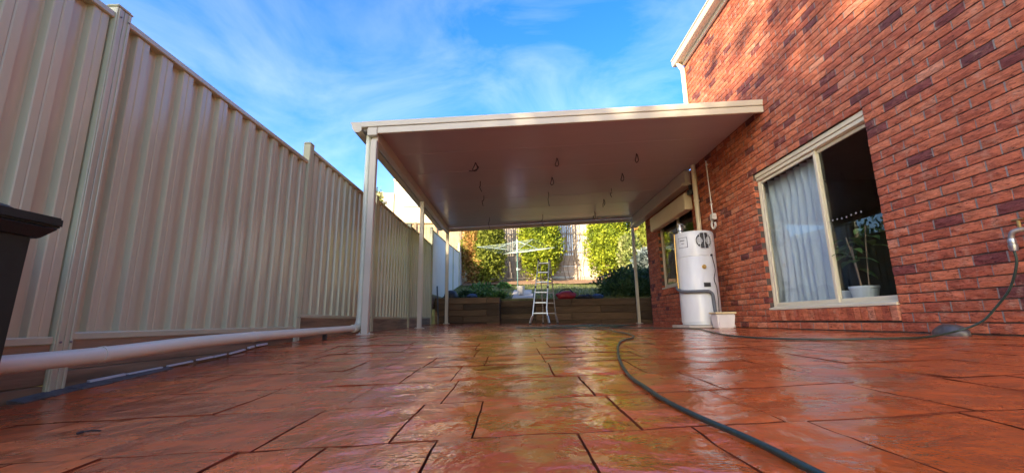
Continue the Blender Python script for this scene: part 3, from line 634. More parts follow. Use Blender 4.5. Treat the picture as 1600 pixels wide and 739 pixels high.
for y in (4.75,):
    zc = float(np.interp(y, [2.8, 3.5, 4.6, 5.56], [-.108, -.092, -.078, -.064])); s = MB(); s.box((-2.12, y-.015, floor_z(-2.1, y)-.005), (-2.08, y+.015, zc-.036)); s.build('pipe_support', M['dark'], drain)

# cables hanging from the ceiling
rowsY = [7.12, 8.15, 9.15, 10.0, 11.2]; colsX = {'left': -.67, 'middle': .78, 'right': 2.2}; ordn = ['first', 'second', 'third', 'fourth', 'fifth']
for cn, x in colsX.items():
    for k, y in enumerate(rowsY):
        if cn != 'right' and k == 3: continue
        z = rz(x)-.002; mb = MB(); j = lambda s=.02: random.uniform(-s, s)
        if k == 0 or (k == 1 and cn != 'left'):
            shape = 'short looped cable end'; w = .035 if cn != 'left' else .05
            mb.tube(spline([(x, y, z+.01), (x-w*.4, y, z-.06), (x-w, y+j(), z-.13), (x-w*.3, y+j(), z-.16), (x+w*.6, y, z-.13), (x+w*.5, y, z-.06), (x+.005, y, z-.01)]), .008, 6)
            if cn == 'left': mb.tube(spline([(x+.02, y, z-.05), (x+.05, y, z-.10), (x-.05, y, z-.155), (x-.12, y, z-.15)]), .008, 6)
        else:
            L = {'left': [0, .22, .24, 0, .30], 'middle': [0, 0, .33, 0, .33], 'right': [0, 0, .2, .2, .24]}[cn][k]; shape = 'long drooping cable' if L > .28 else 'straight dangling cable'
            mb.tube(spline([(x, y, z+.01), (x+j(.01), y, z-.1), (x-.03+j(), y, z-L*.55), (x+j(.03), y, z-L)]), .007, 6)
            if cn == 'right' and k in (3, 4): mb.tube(spline([(x, y, z+.01), (x+.025, y, z-.08), (x+.02+j(), y, z-L*.8)]), .007, 6)
        mb.build('cable', M['wire'], None, smooth=True)
        o = COL.objects[-1]; idx = ordn[k] if not (cn != 'right' and k == 4) else 'fourth'
        tag(o, f'{shape}, {idx} from the front in the {cn} row on the patio ceiling', 'cable', 'loose cables hanging from the patio ceiling')

# ------------------------------------------------------------------ hot water unit, tub
hc = (3.03, 7.05); hz = -.155
heater = thing('water_heater', 'tall white cylindrical hot water unit standing against the brick wall', 'water heater', (hc[0], hc[1], hz))
b = MB(); b.box((hc[0]-.36, hc[1]-.36, hz), (hc[0]+.36, hc[1]+.36, hz+.045)); b.build('base_slab', M['concrete'], heater, bevel=.008)
R = .305; zb = hz+.05; zt = 1.405
b = MB(); b.lathe((hc[0], hc[1], 0), [(R-.01, zb), (R-.01, zb+.03), (R, zb+.035), (R, .97), (R-.004, .975), (R-.004, .98), (R+.002, .985), (R+.002, zt-.04), (R-.012, zt-.012), (R-.06, zt)], 64); b.build('tank', M['white'], heater, smooth=True)
def onh(deg, z, r=R): a = math.radians(deg); return Vector((hc[0]+r*math.cos(a), hc[1]+r*math.sin(a), z))
# angles: 180 faces the fence, 270 faces down the patio towards the camera
gr = MB(); gr.add([onh(a, z, R+.004) for z in (0,) for a in (0,)], [])
cg = (276, 1.225); rg = .135
seg = 24; ring = [onh(cg[0]+math.degrees(rg*math.cos(2*math.pi*k/seg)/R), cg[1]+rg*math.sin(2*math.pi*k/seg), R+.005) for k in range(seg)]
gr = MB(); gr.add([onh(cg[0], cg[1], R+.006)]+ring, [(0, 1+(k+1) % seg, 1+k) for k in range(seg)])
grille = gr.build('fan_grille', M['dark'], heater, fix=False)
for k in range(9):
    dz = -rg*.9+rg*.225*k; hw = math.sqrt(max(0, rg*rg-dz*dz)); s = MB(); A = [onh(cg[0]+math.degrees(hw*f/R), cg[1]+dz, R+.011) for f in np.linspace(-1, 1, 7)]; s.tube(A, .004, 5); s.build('grille_bar', M['grey_foam'], grille)
for dy in (-.07, 0, .07):
    hw = math.sqrt(rg*rg-dy*dy); s = MB(); A = [onh(cg[0]+math.degrees(dy/R), cg[1]+hw*f, R+.014) for f in (-1, 1)]; s.tube(A, .005, 5); s.build('grille_bar', M['white'], grille)
s = MB(); s.tube(ring+[ring[0]], .007, 6); s.build('grille_ring', M['white'], grille, smooth=True)
def plate(deg, z, w, h, th, m, name):
    p = MB(); n = 6; A = np.linspace(-w/2, w/2, n); vs = [onh(deg+math.degrees(a/R), z+s*h/2, r) for r in (R-.002, R+th) for s in (-1, 1) for a in A]
    fs = [(i, i+1, n+i+1, n+i) for i in range(n-1)]+[(2*n+i, 3*n+i, 3*n+i+1, 2*n+i+1) for i in range(n-1)]+[(i, 2*n+i, 2*n+i+1, i+1) for i in range(n-1)]+[(n+i, n+i+1, 3*n+i+1, 3*n+i) for i in range(n-1)]+[(0, n, 3*n, 2*n), (n-1, 3*n-1, 4*n-1, 2*n-1)]
    p.add(vs, fs); return p.build(name, m, heater)
pl = plate(212, 1.215, .17, .17, .004, M['grey_foam'], 'label_border'); plate(212, 1.215, .155, .155, .0055, M['white'], 'label_panel')
plate(211, 1.25, .09, .012, .0065, M['dark'], 'label_lettering'); plate(213, 1.20, .05, .008, .0065, M['dark'], 'label_lettering')
plate(272, .515, .105, .065, .010, M['dark'], 'display')
k_ = MB(); q = onh(268, .80, R-.002); ax = (q-Vector((hc[0], hc[1], .80))).normalized(); k_.lathe(q, [(.035, 0), (.035, .012), (.024, .014), (.020, .04)], 16, axis=ax); k_.build('valve_knob', M['brass'], heater, smooth=True)
k_ = MB(); q = onh(296, .99, R-.002); ax = (q-Vector((hc[0], hc[1], .99))).normalized(); k_.lathe(q, [(.018, 0), (.018, .02)], 12, axis=ax); k_.build('outlet', M['dark'], heater)
lag = [onh(a, z, R+.030) for a, z in ((165, .50), (180, .455), (195, .43), (215, .415), (240, .41), (262, .41), (274, .40), (281, .36), (283, .28), (284, .12), (285, .06))]
s = MB(); s.tube(spline(lag, 6), .026, 12); s.build('lagged_pipe', M['grey_foam'], heater, smooth=True)
s = MB(); s.tube([onh(181, .48, R+.03), onh(181, 1.0, R+.03), onh(181, 1.39, R+.02)], .011, 8); s.build('copper_pipe', M['brass'], heater, smooth=True)
s = MB(); q = onh(190, zt-.02, R-.07); s.lathe(q, [(.03, 0), (.03, .05), (.042, .06), (.042, .11), (.025, .12), (.02, .16)], 14); s.tube([q+Vector((-.04, 0, .17)), q+Vector((.05, 0, .17))], .012, 8); s.build('relief_valve', M['alu'], heater, smooth=True)
s = MB(); s.tube(spline([onh(297, .98, R+.012), onh(300, .75, R+.03), onh(294, .6, R+.02), onh(300, .42, R+.03), onh(299, .0, R+.02)], 6), .006, 6); s.build('power_cord', M['dark'], heater, smooth=True)
tc_ = (3.12, 6.52); tz = floor_z(*tc_)
tub = thing('plastic_tub', 'small white plastic tub with a pale yellow lid at the foot of the water heater', 'tub', (tc_[0], tc_[1], tz))
s = MB(); s.hexa([(tc_[0]-.115, tc_[1]-.10, tz), (tc_[0]+.115, tc_[1]-.10, tz), (tc_[0]+.115, tc_[1]+.10, tz), (tc_[0]-.115, tc_[1]+.10, tz)], [(tc_[0]-.140, tc_[1]-.12, tz+.215), (tc_[0]+.140, tc_[1]-.12, tz+.215), (tc_[0]+.140, tc_[1]+.12, tz+.215), (tc_[0]-.140, tc_[1]+.12, tz+.215)]); s.build('body', M['white_plastic'], tub, bevel=.015, seg=2)
s = MB(); s.box((tc_[0]-.152, tc_[1]-.132, tz+.212), (tc_[0]+.152, tc_[1]+.132, tz+.240)); s.build('lid', mat('yellow_lid', (.62, .50, .28), .45, var=.04), tub, bevel=.008, seg=2)

# ------------------------------------------------------------------ tap, hose, stone
tap = thing('garden_tap', 'brass garden tap with hose connector on the brick wall at right edge', 'tap', (XW, 2.90, .53))
s = MB(); s.tube([(XW+.01, 2.87, .565), (XW-.06, 2.87, .565), (XW-.10, 2.885, .56)], .016, 10); s.lathe((XW-.002, 2.87, .565), [(.03, 0), (.03, .008)], 14, axis=(-1, 0, 0)); s.tube(spline([(XW-.095, 2.88, .562), (XW-.115, 2.905, .55), (XW-.118, 2.92, .52), (XW-.118, 2.922, .50)], 4), .017, 10); s.build('body', M['alu_worn'], tap, smooth=True)
s = MB(); s.tube([(XW-.085, 2.885, .57), (XW-.085, 2.885, .63)], .010, 8); s.tube([(XW-.085, 2.85, .632), (XW-.085, 2.92, .632)], .009, 8); s.build('handle', M['brass'], tap, smooth=True)
s = MB(); s.lathe((XW-.118, 2.922, .505), [(.021, 0), (.024, -.02), (.021, -.035), (.026, -.04), (.025, -.065), (.019, -.085)], 12); s.build('hose_connector', M['alu'], tap, smooth=True)
hr = .0078
def fz(x, y, dz=0): return (x, y, floor_z(x, y)+hr+.002+dz)
hp1 = [(XW-.118, 2.922, .42), (XW-.116, 2.93, .33), (XW-.12, 3.00, .17), (XW-.14, 3.09, .05), (XW-.18, 3.18, -.06), (XW-.28, 3.27, -.125)] + [fz(*p) for p in ((3.05, 3.24), (2.74, 3.19), (2.24, 3.40), (1.98, 3.85), (2.08, 4.55), (2.30, 5.3), (2.5, 6.0), (2.35, 6.75), (1.9, 7.2), (1.62, 7.5))]
cx, cy = 1.35, 7.6; loops = []
for k in range(26):
    a = k*.62; rr = .30+.22*math.sin(k*1.7); loops.append(fz(cx+rr*1.5*math.cos(a)+.10*math.sin(k*2.3), cy+rr*1.2*math.sin(a), .012+.030*abs(math.sin(k*.9))))
hp2 = [fz(*p) for p in ((.6, 8.0), (.0, 8.3), (.35, 7.6), (1.0, 7.1), (1.36, 6.4), (1.22, 5.4), (1.22, 4.75), (1.12, 4.15), (.90, 3.72), (.80, 3.42), (.67, 2.89), (.56, 2.36), (.505, 1.98), (.492, 1.73), (.482, 1.47), (.497, 1.23), (.518, 1.07), (.528, .95), (.532, .80), (.555, .6), (.62, .3))]
hs = MB(); hs.tube(spline(hp1+loops+hp2, 7), hr, 10)
tag(hs.build('garden_hose', M['hose'], None, smooth='all'), 'long dark green garden hose snaking across the wet red paving', 'hose')
sto = MB(); vs = []; n = 22
sto.blob((3.44, 3.46, -.155), (.08, .135, .08), 20, .12, 3); tag(sto.build('stone', M['stone'], None, smooth='all'), 'rounded wet grey stone lying at the foot of the brick wall', 'stone')

tw = MB(); tw.tube(spline([(-1.42, 1.46, floor_z(-1.42, 1.46)+.005), (-1.39, 1.467, floor_z(-1.39, 1.467)+.007), (-1.36, 1.465, floor_z(-1.36, 1.465)+.005)], 5), .003, 6); tw.tube([(-1.412, 1.462, floor_z(-1.41, 1.46)+.006), (-1.418, 1.445, floor_z(-1.418, 1.445)+.005)], .004, 6)
tag(tw.build('twig', M['dark'], None, smooth=True), 'short dark twig lying on the red paving at lower left', 'twig')
# ------------------------------------------------------------------ wheelie bin at the left edge
bx0, bx1, by0, by1 = -2.29, -1.805, 1.05, 1.61; bz = floor_z(-2.0, 1.4)+.0
binr = thing('wheelie_bin', 'dark green wheelie bin with closed lid at left edge before the fence', 'bin', ((bx0+bx1)/2, (by0+by1)/2, bz))
s = MB(); s.hexa([(bx0+.06, by0+.10, bz+.03), (bx1-.045, by0+.10, bz+.03), (bx1-.045, by1-.04, bz+.03), (bx0+.06, by1-.04, bz+.03)], [(bx0+.03, by0+.03, .365), (bx1-.035, by0+.03, .365), (bx1-.035, by1-.03, .365), (bx0+.03, by1-.03, .365)]); s.build('body', M['bin'], binr, bevel=.02, seg=3, smooth=True)
s = MB(); s.hexa([(bx0+.02, by0+.02, .338), (bx1-.03, by0+.02, .338), (bx1-.03, by1-.02, .338), (bx0+.02, by1-.02, .338)], [(bx0-.01, by0-.01, .382), (bx1+.012, by0-.01, .382), (bx1+.012, by1+.01, .382), (bx0-.01, by1+.01, .382)]); s.build('rim', M['bin'], binr, bevel=.006)
s = MB(); s.box((bx0-.015, by0-.015, .384), (bx1+.018, by1+.015, .424)); s.hexa([(bx0+.02, by0+.02, .424), (bx1-.05, by0+.02, .424), (bx1-.05, by1-.05, .424), (bx0+.02, by1-.05, .424)], [(bx0+.06, by0+.05, .460), (bx1-.10, by0+.05, .460), (bx1-.10, by1-.09, .460), (bx0+.06, by1-.09, .460)])
s.build('lid', M['bin'], binr, bevel=.008, seg=2)
s = MB(); s.tube([(bx0+.08, by0-.03, .405), (bx1-.08, by0-.03, .405)], .014, 10); s.build('handle', M['bin'], binr, smooth=True)
for x in (bx0+.06, bx1-.06):
    s = MB(); s.lathe((x-.02, by0+.07, bz+.10), [(.10, 0), (.10, .045), (.05, .05)], 20, axis=(1, 0, 0)); s.build('wheel', M['dark'], binr, smooth=True)

# ------------------------------------------------------------------ ladder
lad = thing('step_ladder', 'silver aluminium folding ladder standing open before the retaining wall', 'ladder', (.75, 11.7, -.08))
def leg(x0, x1, y0, y1, flare, m):
    zf = floor_z(x0, y0)
    pts = [(x0-flare, y0, zf+.02), (x0-flare*.25, y0+(y1-y0)*.12, zf+.22), (x0, y0+(y1-y0)*.22, zf+.40), (x1, y1, 1.66)]
    s = MB()
    for a, b in zip(pts[:-1], pts[1:]): s.bar(a, b, .030, .055)
    o = s.build('rail', m, lad, bevel=.004); f = MB(); f.box((pts[0][0]-.03, pts[0][1]-.035, zf), (pts[0][0]+.03, pts[0][1]+.035, zf+.04)); f.build('foot', M['dark'], o, bevel=.006); return pts
A = leg(.47, .66, 11.45, 11.72, .10, M['alu']); B = leg(.83, .955, 11.45, 11.72, -.055, M['alu'])
Cc = leg(.76, .70, 12.05, 11.80, .0, M['alu_worn']); D = leg(1.10, .985, 12.05, 11.80, -.07, M['alu_worn'])
def at_z(P, z):
    for a, b in zip(P[:-1], P[1:]):
        if a[2] <= z <= b[2]: f = (z-a[2])/(b[2]-a[2]); return Vector(a)*(1-f)+Vector(b)*f
    return Vector(P[-1])
for L_, R_, m in ((A, B, M['alu']), (Cc, D, M['alu_worn'])):
    for z in (.19, .47, .75, 1.03, 1.30, 1.56):
        s = MB(); s.bar(at_z(L_, z), at_z(R_, z), .032, .034); s.build('rung', m, lad, bevel=.004)
for P in (A, B):
    for z in (.88, 1.64):
        q = at_z(P, z); s = MB(); s.lathe((q.x-.025, q.y+.01, q.z), [(.045, 0), (.045, .05)], 16, axis=(1, 0, 0)); s.build('hinge', M['dark'], lad, smooth=True)
s = MB(); s.tube(spline([(.66, 11.72, 1.66), (.60, 11.70, 1.70), (.56, 11.70, 1.62), (.60, 11.7, 1.52)]), .008, 6); s.build('strap', M['dark'], lad)

# ------------------------------------------------------------------ retaining wall of sleepers
rw = thing('retaining_wall', 'low dark retaining wall of stacked timber sleepers at the patio end', 'retaining wall', (.8, 12.7, -.05))
def sleepers(x0, x1, y0, y1, z0, ztop, n, jl):
    h = (ztop-z0)/n
    for k in range(n):
        x = x0; j = 0
        while x < x1-.02:
            e = min(x1, x + (jl if (j or k % 2 == 0) else jl*.55)); e = x1 if x1-e < .25 else e; s = MB(); dy = rng.normal(0, .006)
            s.box((x+.003, y0+dy, z0+h*k+.003), (e-.003, y1, z0+h*(k+1)-.003), float(rng.random())); s.build('sleeper', M['sleeper_dark'], rw, bevel=.008); x = e; j += 1
sleepers(-2.34, -.46, 12.38, 13.15, -.20, .68, 5, 1.5)
sleepers(-.455, .597, 12.95, 13.15, -.20, .60, 4, 2.0)
sleepers(.60, 4.6, 12.62, 13.15, -.20, .61, 4, 1.9)
sleepers(-.455, .597, 12.68, 12.93, -.20, .06, 1, 1.2)

# ------------------------------------------------------------------ back yard
path = None
for k in range(2):
    y0, y1 = 13.15+1.25*k, 14.35+1.25*k; s = MB(); z0, z1 = ground_z(0, y0), ground_z(0, y1)
    s.hexa([(-.10, y0, z0-.08), (.55, y0, z0-.08), (.55+.05, y1, z1-.08), (-.05, y1, z1-.08)], [(-.10, y0, z0+.03), (.55, y0, z0+.03), (.60, y1, z1+.03), (-.05, y1, z1+.03)]); tag(s.build('path_slab', M['concrete'], None, bevel=.01), kind='structure')
bed = MB(); bxs = np.linspace(-2.3, 7, 24); bys = [17.8, 18.6, 19.6, 20.9]
bv = [(x, y+(.5*noise.noise(Vector((x*.5, 0, 0))) if y < 18 else 0), ground_z(0, y)+.05+.05*noise.noise(Vector((x*2, y*2, 0)))) for y in bys for x in bxs]
bed.add(bv, [(j*24+i, j*24+i+1, (j+1)*24+i+1, (j+1)*24+i) for j in range(3) for i in range(23)]); tag(bed.build('garden_bed', M['soil'], None, smooth='all'), kind='structure')
gs = MB()
for k in range(9000):
    x = random.uniform(-2.3, 6); y = 12.95+ (random.random()**1.3)*5.2
    if -.15 < x < .65 and y < 15.7: continue
    z = ground_z(0, y); h = random.uniform(.03, .09); a = random.uniform(0, 6.28); w = .012; dx, dy = math.cos(a)*w, math.sin(a)*w
    gs.add([(x-dx, y-dy, z), (x+dx, y+dy, z), (x+random.gauss(0, .03), y+random.gauss(0, .03), z+h)], [(0, 1, 2)], random.random())
tag(gs.build('grass', M['grass'], None, fix=False), kind='stuff')
# paling fence on a sleeper wall behind the trees
pf = thing('paling_fence', 'old weathered paling fence above stacked boards behind the garden trees', 'fence', (2, 21, 2))
for r in range(5):
    x = -2.34
    while x < 9:
        e = x+random.uniform(1.8, 2.6); s = MB(); s.box((x+.004, 20.4+rng.normal(0, .01), 1.75+.27*r+.006), (min(e, 9)-.004, 20.49, 1.75+.27*(r+1)-.006), float(rng.random())); s.build('board', M['old_timber'], pf); x = e
x = -2.34
while x < 9:
    w = random.uniform(.095, .13); s = MB(); s.box((x, 20.4+rng.normal(0, .008), 3.10), (x+w-.011, 20.43, 5.0+rng.normal(0, .04)), float(rng.random())); s.build('paling', M['old_timber'], pf); x += w
for z in (3.2, 4.1): s = MB(); s.box((-2.34, 20.34, z), (9, 20.385, z+.09), .3); s.build('rail', M['old_timber'], pf)
for x in (-1.4, .0, 1.5, 2.9, 4.4, 5.9): s = MB(); s.box((x-.05, 20.24, 1.7), (x+.05, 20.338, 4.7), .25); s.build('fence_post', M['old_timber'], pf)

def crown(mb, c, r, n, size, shape, seed, tones=(0, 1), hang=.0, upbias=.4, core=True, tone_fn=None):
    """Leaf-sized faces through an uneven crown."""
    c = Vector(c); rg_ = random.Random(seed)
    def radial(d):
        q = 1 + .22*noise.noise(d*2.1+Vector((seed, 0, 0))) + .12*noise.noise(d*5.3+Vector((0, seed, 0)))
        return q
    if core:
        k = 16; m = 10; vs = []
        for i in range(m):
            ph = math.pi*i/(m-1)
            for j in range(k):
                th = 2*math.pi*j/k; d = Vector((math.sin(ph)*math.cos(th), math.sin(ph)*math.sin(th), math.cos(ph))); q = radial(d)*.74; sh = shape(d.z)
                vs.append(c+Vector((d.x*r[0]*sh, d.y*r[1]*sh, d.z*r[2]))*q)
        mb.add(vs, [(i*k+j, (i+1)*k+j, (i+1)*k+(j+1) % k, i*k+(j+1) % k) for i in range(m-1) for j in range(k)], .25)
    for _ in range(n):
        d = Vector((rg_.gauss(0, 1), rg_.gauss(0, 1), rg_.gauss(0, 1))).normalized(); f = (rg_.random()**.35)*radial(d)*(1+.06*rg_.gauss(0, 1)); sh = shape(d.z)
        p = c+Vector((d.x*r[0]*sh, d.y*r[1]*sh, d.z*r[2]))*f
        u = (d*.6+Vector((rg_.gauss(0, .5), rg_.gauss(0, .5), upbias+rg_.gauss(0, .4)))).normalized(); w = u.cross(Vector((rg_.gauss(0, 1), rg_.gauss(0, 1), rg_.gauss(0, 1)))).normalized()
        L = size*rg_.uniform(.6, 1.4); wd = L*.30
        clump = .5+.9*noise.noise(p*2.4+Vector((seed, seed, 0)))
        tn = tone_fn(p, clump, rg_) if tone_fn else tones[0]+(tones[1]-tones[0])*min(1, max(0, clump+rg_.gauss(0, .18)))
        mb.add([p-w*wd*.4, p+u*L*.5-w*wd, p+u*L, p+u*L*.5+w*wd], [(0, 1, 2, 3)], tn)
def tree(name, label, cat, base, r, zc, n, size, m, seed, shape=lambda z: 1.0, trunk=.06, group=None, limbs=4, **kw):
    t = thing(name, label, cat, base, group); b = Vector(base); s = MB(); top = Vector((b.x, b.y, zc))
    s.tube(spline([b-Vector((0, 0, .1)), b.lerp(top, .5)+Vector((random.uniform(-.06, .06), random.uniform(-.06, .06), 0)), top], 5), [trunk*(1-.06*i) for i in range(11)], 9)
    for k in range(limbs):
        a = k*2.4+seed; f = .25+.5*k/max(1, limbs); p = b.lerp(top, f); e = p+Vector((math.cos(a)*r[0]*.7, math.sin(a)*r[1]*.7, r[2]*.35)); s.tube(spline([p, p.lerp(e, .5)+Vector((0, 0, -.05)), e], 4), [trunk*.5*(1-.08*i) for i in range(9)], 6)
    s.build('trunk', M['bark'], t, smooth='all'); c = MB(); crown(c, (b.x, b.y, zc), r, n, size, shape, seed, **kw); c.build('crown', m, t, fix=False); return t
egg = lambda z: math.sqrt(max(.05, 1-.25*max(0, z)))*(1.0 if z > 0 else 1.05)
col_ = lambda z: min(1.6, 1.0/max(.55, math.sqrt(max(.02, 1-z*z))))*(1-.15*max(0, z))*(1-.35*max(0, -z-.35))
def mixed(p, cl, r_):
    w = .5*(1-min(1, abs(p.x+2.0)/.75)) + .25*noise.noise(p*1.3); return min(1, max(0, (.75 if w > .22 else .30)+.25*(cl-.5)+r_.gauss(0, .08)))
tree('conifer_shrub', 'big conifer with browning left half and shaded foot beside the pale fence', 'tree', (-1.45, 18.9, 1.62), (.98, .8, 1.75), 3.35, 13000, .12, M['leaf_mixed'], 3, col_, .07, tone_fn=mixed)
tree('conifer', 'broad bright green conifer behind the clothesline and the ladder', 'tree', (1.18, 19.4, 1.72), (.95, .8, 1.85), 3.75, 15000, .12, M['leaf_cypress'], 5, col_, .08)
tree('cypress', 'bright lime green cypress standing between paling fence gap and dark shrub', 'tree', (4.35, 19.5, 1.78), (.94, .75, 1.95), 3.9, 16000, .11, M['leaf_cypress'], 9, col_, .08)
tree('cypress', 'narrow green tree with brown inner twigs seen right of the far right patio post', 'tree', (6.15, 19.8, 1.8), (.75, .7, 1.9), 3.7, 4500, .15, M['leaf_mixed'], 12, col_, .07, tone_fn=lambda p, cl, r_: min(1, max(0, .45+.8*(cl-.5)+.3*noise.noise(p*1.5))))
tree('variegated_shrub', 'pale variegated shrub leaning out right of the lime green cypress', 'shrub', (4.95, 17.9, 1.5), (.52, .5, .85), 2.75, 2600, .13, M['leaf_var'], 14, egg, .04)
tree('grey_shrub', 'loose grey green shrub behind the far right patio post', 'shrub', (5.2, 16.6, 1.25), (.6, .5, .7), 2.0, 1500, .14, M['leaf_grey'], 17, egg, .035, core=False)
tree('dark_shrub', 'dense dark green shrub spreading over the right end of the retaining wall', 'shrub', (3.75, 13.65, .62), (1.15, .62, .62), 1.0, 5200, .10, M['leaf_dark'], 21, lambda z: 1.0, .05)
for k, (x, y, s_, lab) in enumerate(((-1.55, 13.35, .24, 'leafy green clump at the left end of the retaining wall top'), (-.95, 13.5, .26, 'bright low herb clump above the left sleeper block'), (-.5, 13.3, .20, 'small low clump beside the concrete path slab'), (-1.2, 15.2, .34, 'taller green weed in front of the browning conifer'), (-.45, 16.6, .22, 'low green tuft at the upper end of the path slabs'))):
    tree('low_plant', lab, 'plant', (x, y, ground_z(0, y)), (s_*1.2, s_*1.0, s_*.5), ground_z(0, y)+s_*.45, 420, .085, M['leaf_dark'] if k == 0 else M['leaf_plant'], 30+k, egg, .012, 'low plants along the retaining wall top', 2, core=False)
# bare climbing stems on the paling fence
vine = thing('bare_vine', 'bare brown climber stems trained up the pale paling fence', 'vine', (2.9, 20.7, 1.9))
for k, x in enumerate((2.42, 2.62, 2.95, 3.2, -.05, -.35)):
    s = MB(); s.tube(spline([(x, 20.12, 1.85), (x+random.uniform(-.12, .12), 20.2, 2.5), (x+random.uniform(-.25, .25), 20.2, 3.2), (x+random.uniform(-.2, .2), 20.2, 4.0), (x+random.uniform(-.3, .3), 20.2, 4.8)], 6), .013, 6); s.build('stem', M['bark'], vine, smooth='all')

# clothesline
cl = thing('clothesline', 'rotary clothesline with pale green arms and wires on a green pole', 'clothesline', (.10, 17, 1.3))
s = MB(); s.tube([(.10, 17, 1.25), (.10, 17, 2.78)], .026, 12); s.build('pole', M['green_pole'], cl, smooth=True)
s = MB(); s.tube([(.10, 17, 2.74), (.10, 17, 3.25)], .032, 12); s.lathe((.10, 17, 2.70), [(.05, 0), (.05, .10)], 12); s.build('mast', M['galv'], cl, smooth=True)
s = MB(); s.tube([(.10, 17, 2.02), (.22, 16.93, 2.02)], .014, 8); s.lathe((.10, 17, 1.98), [(.045, 0), (.045, .10)], 10); s.build('winder', M['galv'], cl, smooth=True)
tips = []
for k in range(4):
    a = math.radians(20+90*k); tip = Vector((.10+1.68*math.cos(a), 17+1.68*math.sin(a), 2.93-.10*math.cos(a)*-1*.6)); tips.append(tip)
    s = MB(); s.tube([(.10, 17, 2.80), tip], .013, 8); s.tube([(.10, 17, 3.20), Vector((.10, 17, 2.80)).lerp(tip, .55)], .012, 6); s.build('arm', M['galv'], cl, smooth=True)
for f in (.45, .62, .78, .90, 1.0):
    s = MB(); P = [Vector((.10, 17, 2.80)).lerp(q, f) for q in tips]
    for a, b in zip(P, P[1:]+P[:1]): s.tube([a, a.lerp(b, .5)-Vector((0, 0, .025)), b], .0045, 5)
    s.build('line', M['galv'], cl)
bk = MB(); z = ground_z(0, 14.0)+.03; bk.lathe((.18, 13.95, z), [(.10, 0), (.13, .24), (.14, .25), (.14, .27), (.12, .265)], 20); tag(bk.build('bucket', M['white_plastic'], None, smooth=True), 'small white bucket standing on the concrete path slab', 'bucket')

# things lying on top of the retaining wall
bag = thing('duffel_bag', 'dark red duffel bag lying on the retaining wall beside the ladder', 'bag', (1.52, 12.80, .615))
s = MB(); s.blob((1.52, 12.80, .72), (.30, .15, .135), 22, .30, 4); s.build('body', M['red_cloth'], bag, smooth='all')
s = MB(); s.tube(spline([(1.30, 12.72, .80), (1.42, 12.70, .89), (1.60, 12.70, .90), (1.72, 12.72, .80)]), .014, 6); s.build('strap', M['dark_cloth'], bag, smooth=True)
s = MB(); s.blob((2.02, 12.82, .66), (.22, .14, .06), 18, .5, 7); s.blob((2.20, 12.85, .67), (.14, .12, .075), 16, .5, 8); tag(s.build('clothes_pile', M['dark_cloth'], None, smooth='all'), 'crumpled dark clothes lying on the wall right of the red bag', 'clothes')
s = MB(); s.blob((2.48, 12.82, .675), (.17, .13, .075), 18, .45, 11); tag(s.build('folded_cloth', M['blue_cloth'], None, smooth='all'), 'dusty blue bundle at the edge of the dark shrub', 'cloth')
s = MB(); s.blob((-1.30, 12.80, .74), (.16, .13, .07), 16, .35, 13); tag(s.build('plastic_sheet', M['blue_cloth'], None, smooth='all'), 'small blue crumpled sheet on the left part of the retaining wall', 'sheet')
s = MB(); s.lathe((-1.93, 12.78, .69), [(.21, 0), (.22, .03), (.20, .12), (.14, .20), (.06, .235)], 20); tag(s.build('upturned_tub', M['dark'], None, smooth=True), 'black upturned tub on the wall beside the third patio post', 'tub')
s = MB(); s.tube([(-2.20, 12.22, -.06), (-2.27, 12.33, 1.02)], .022, 8); tag(s.build('stick', M['grey_foam'], None, smooth=True), 'dark upright rod leaning against the fence in the far corner', 'rod')

# ------------------------------------------------------------------ neighbours seen over the fence
nh = thing('neighbour_house', 'cream rendered house with a flat parapet seen above the left fence', 'house', (-6, 30, 2))
s = MB(); s.box((-8.25, 28, 1), (1.5, 36, 9.65)); s.box((-9.45, 27.9, 1), (-8.252, 36, 8.75)); s.build('wall', M['render'], nh)
s = MB(); s.box((-8.32, 27.93, 9.652), (1.55, 36, 9.75)); s.build('parapet', M['render'], nh)
s = MB(); s.box((-7.62, 27.90, 7.75), (-6.42, 27.998, 8.82)); w_ = s.build('window', M['white_plastic'], nh, bevel=.02)
s = MB(); s.box((-7.52, 27.88, 7.85), (-6.52, 27.898, 8.72)); s.build('blind', M['curtain'], w_)
s = MB(); s.box((-7.03, 27.86, 7.85), (-6.99, 27.878, 8.72)); s.build('mullion', M['white_plastic'], w_)
s = MB(); s.box((-9.0, 27.86, 7.95), (-8.7, 27.898, 8.15)); s.build('wall_light', M['dark'], nh)
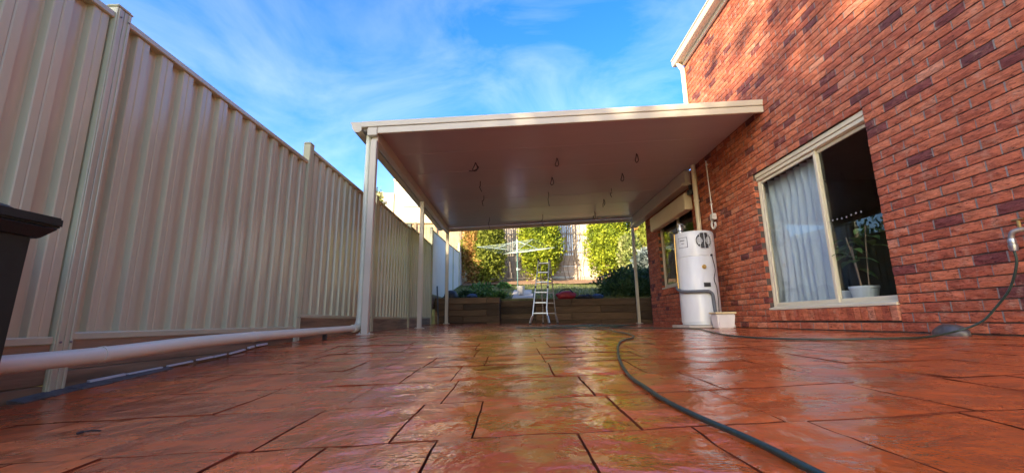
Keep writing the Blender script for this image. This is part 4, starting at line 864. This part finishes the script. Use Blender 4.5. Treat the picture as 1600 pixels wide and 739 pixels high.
tf = thing('timber_fence', 'tan timber boundary fence in front of the cream neighbour house', 'fence', (-6, 26, 3))
x = -9.5
while x < -2.2:
    s = MB(); s.box((x, 25.9, 2.0), (x+.19, 25.94, 6.05)); s.build('paling', M['far_timber'], tf); x += .20
for x in (-8.2, -6.2, -4.9, -3.4): s = MB(); s.box((x-.07, 25.78, 2.0), (x+.07, 25.898, 6.15)); s.build('fence_post', M['bark'], tf)
s = MB(); s.box((-9.5, 25.8, 6.052), (-2.2, 25.95, 6.14)); s.build('cap_rail', M['far_timber'], tf)
tree('roadside_shrub', 'wispy pale shrub top showing above the fence left of the cream house', 'shrub', (-8.3, 24.5, 2.0), (.55, .5, 1.5), 6.35, 1200, .2, M['leaf_var'], 41, egg, .04, core=False)

# greenery in the neighbour's yard behind the left fence: hidden by it, seen only mirrored in the big window
for k, (x, y, h) in enumerate(((-6.2, 9.5, 4.0), (-6.4, 12.4, 4.4), (-6.1, 15.6, 4.3), (-6.3, 18.6, 4.4))):
    tree('neighbour_shrub', ['nearest green shrub in the yard behind the left fence', 'second green shrub in the yard behind the left fence', 'third green shrub in the yard behind the left fence', 'farthest green shrub in the yard behind the left fence'][k], 'shrub', (x, y, -.6), (1.0, 1.9, h*.42), h*.5-.5, 3500, .17, M['leaf_dark'], 80+k, col_, .08, 'shrubs in the yard behind the left fence')

# tall trees behind the photographer: they throw the patio into shade
for k, (x, y, h, r) in enumerate(((-29, -16, 15.0, 3.4), (-25, -19, 16.5, 3.6), (-20.5, -18, 16.4, 3.6), (-16.2, -18.5, 15.0, 3.4), (-12.2, -17.5, 13.6, 3.0))):
    tree('shade_tree', ['leftmost of the tall trees standing in a row behind the camera', 'second tall tree from the left in the row behind the camera', 'middle one of the five tall trees behind the camera', 'second tall tree from the right in the row behind the camera', 'rightmost of the tall trees standing in a row behind the camera'][k], 'tree', (x, y, -.6), (r, 2.4, h*.5), h*.5+.1, 3000, .6, M['leaf_shade'], 60+k, col_, .25, 'tall trees behind the camera')
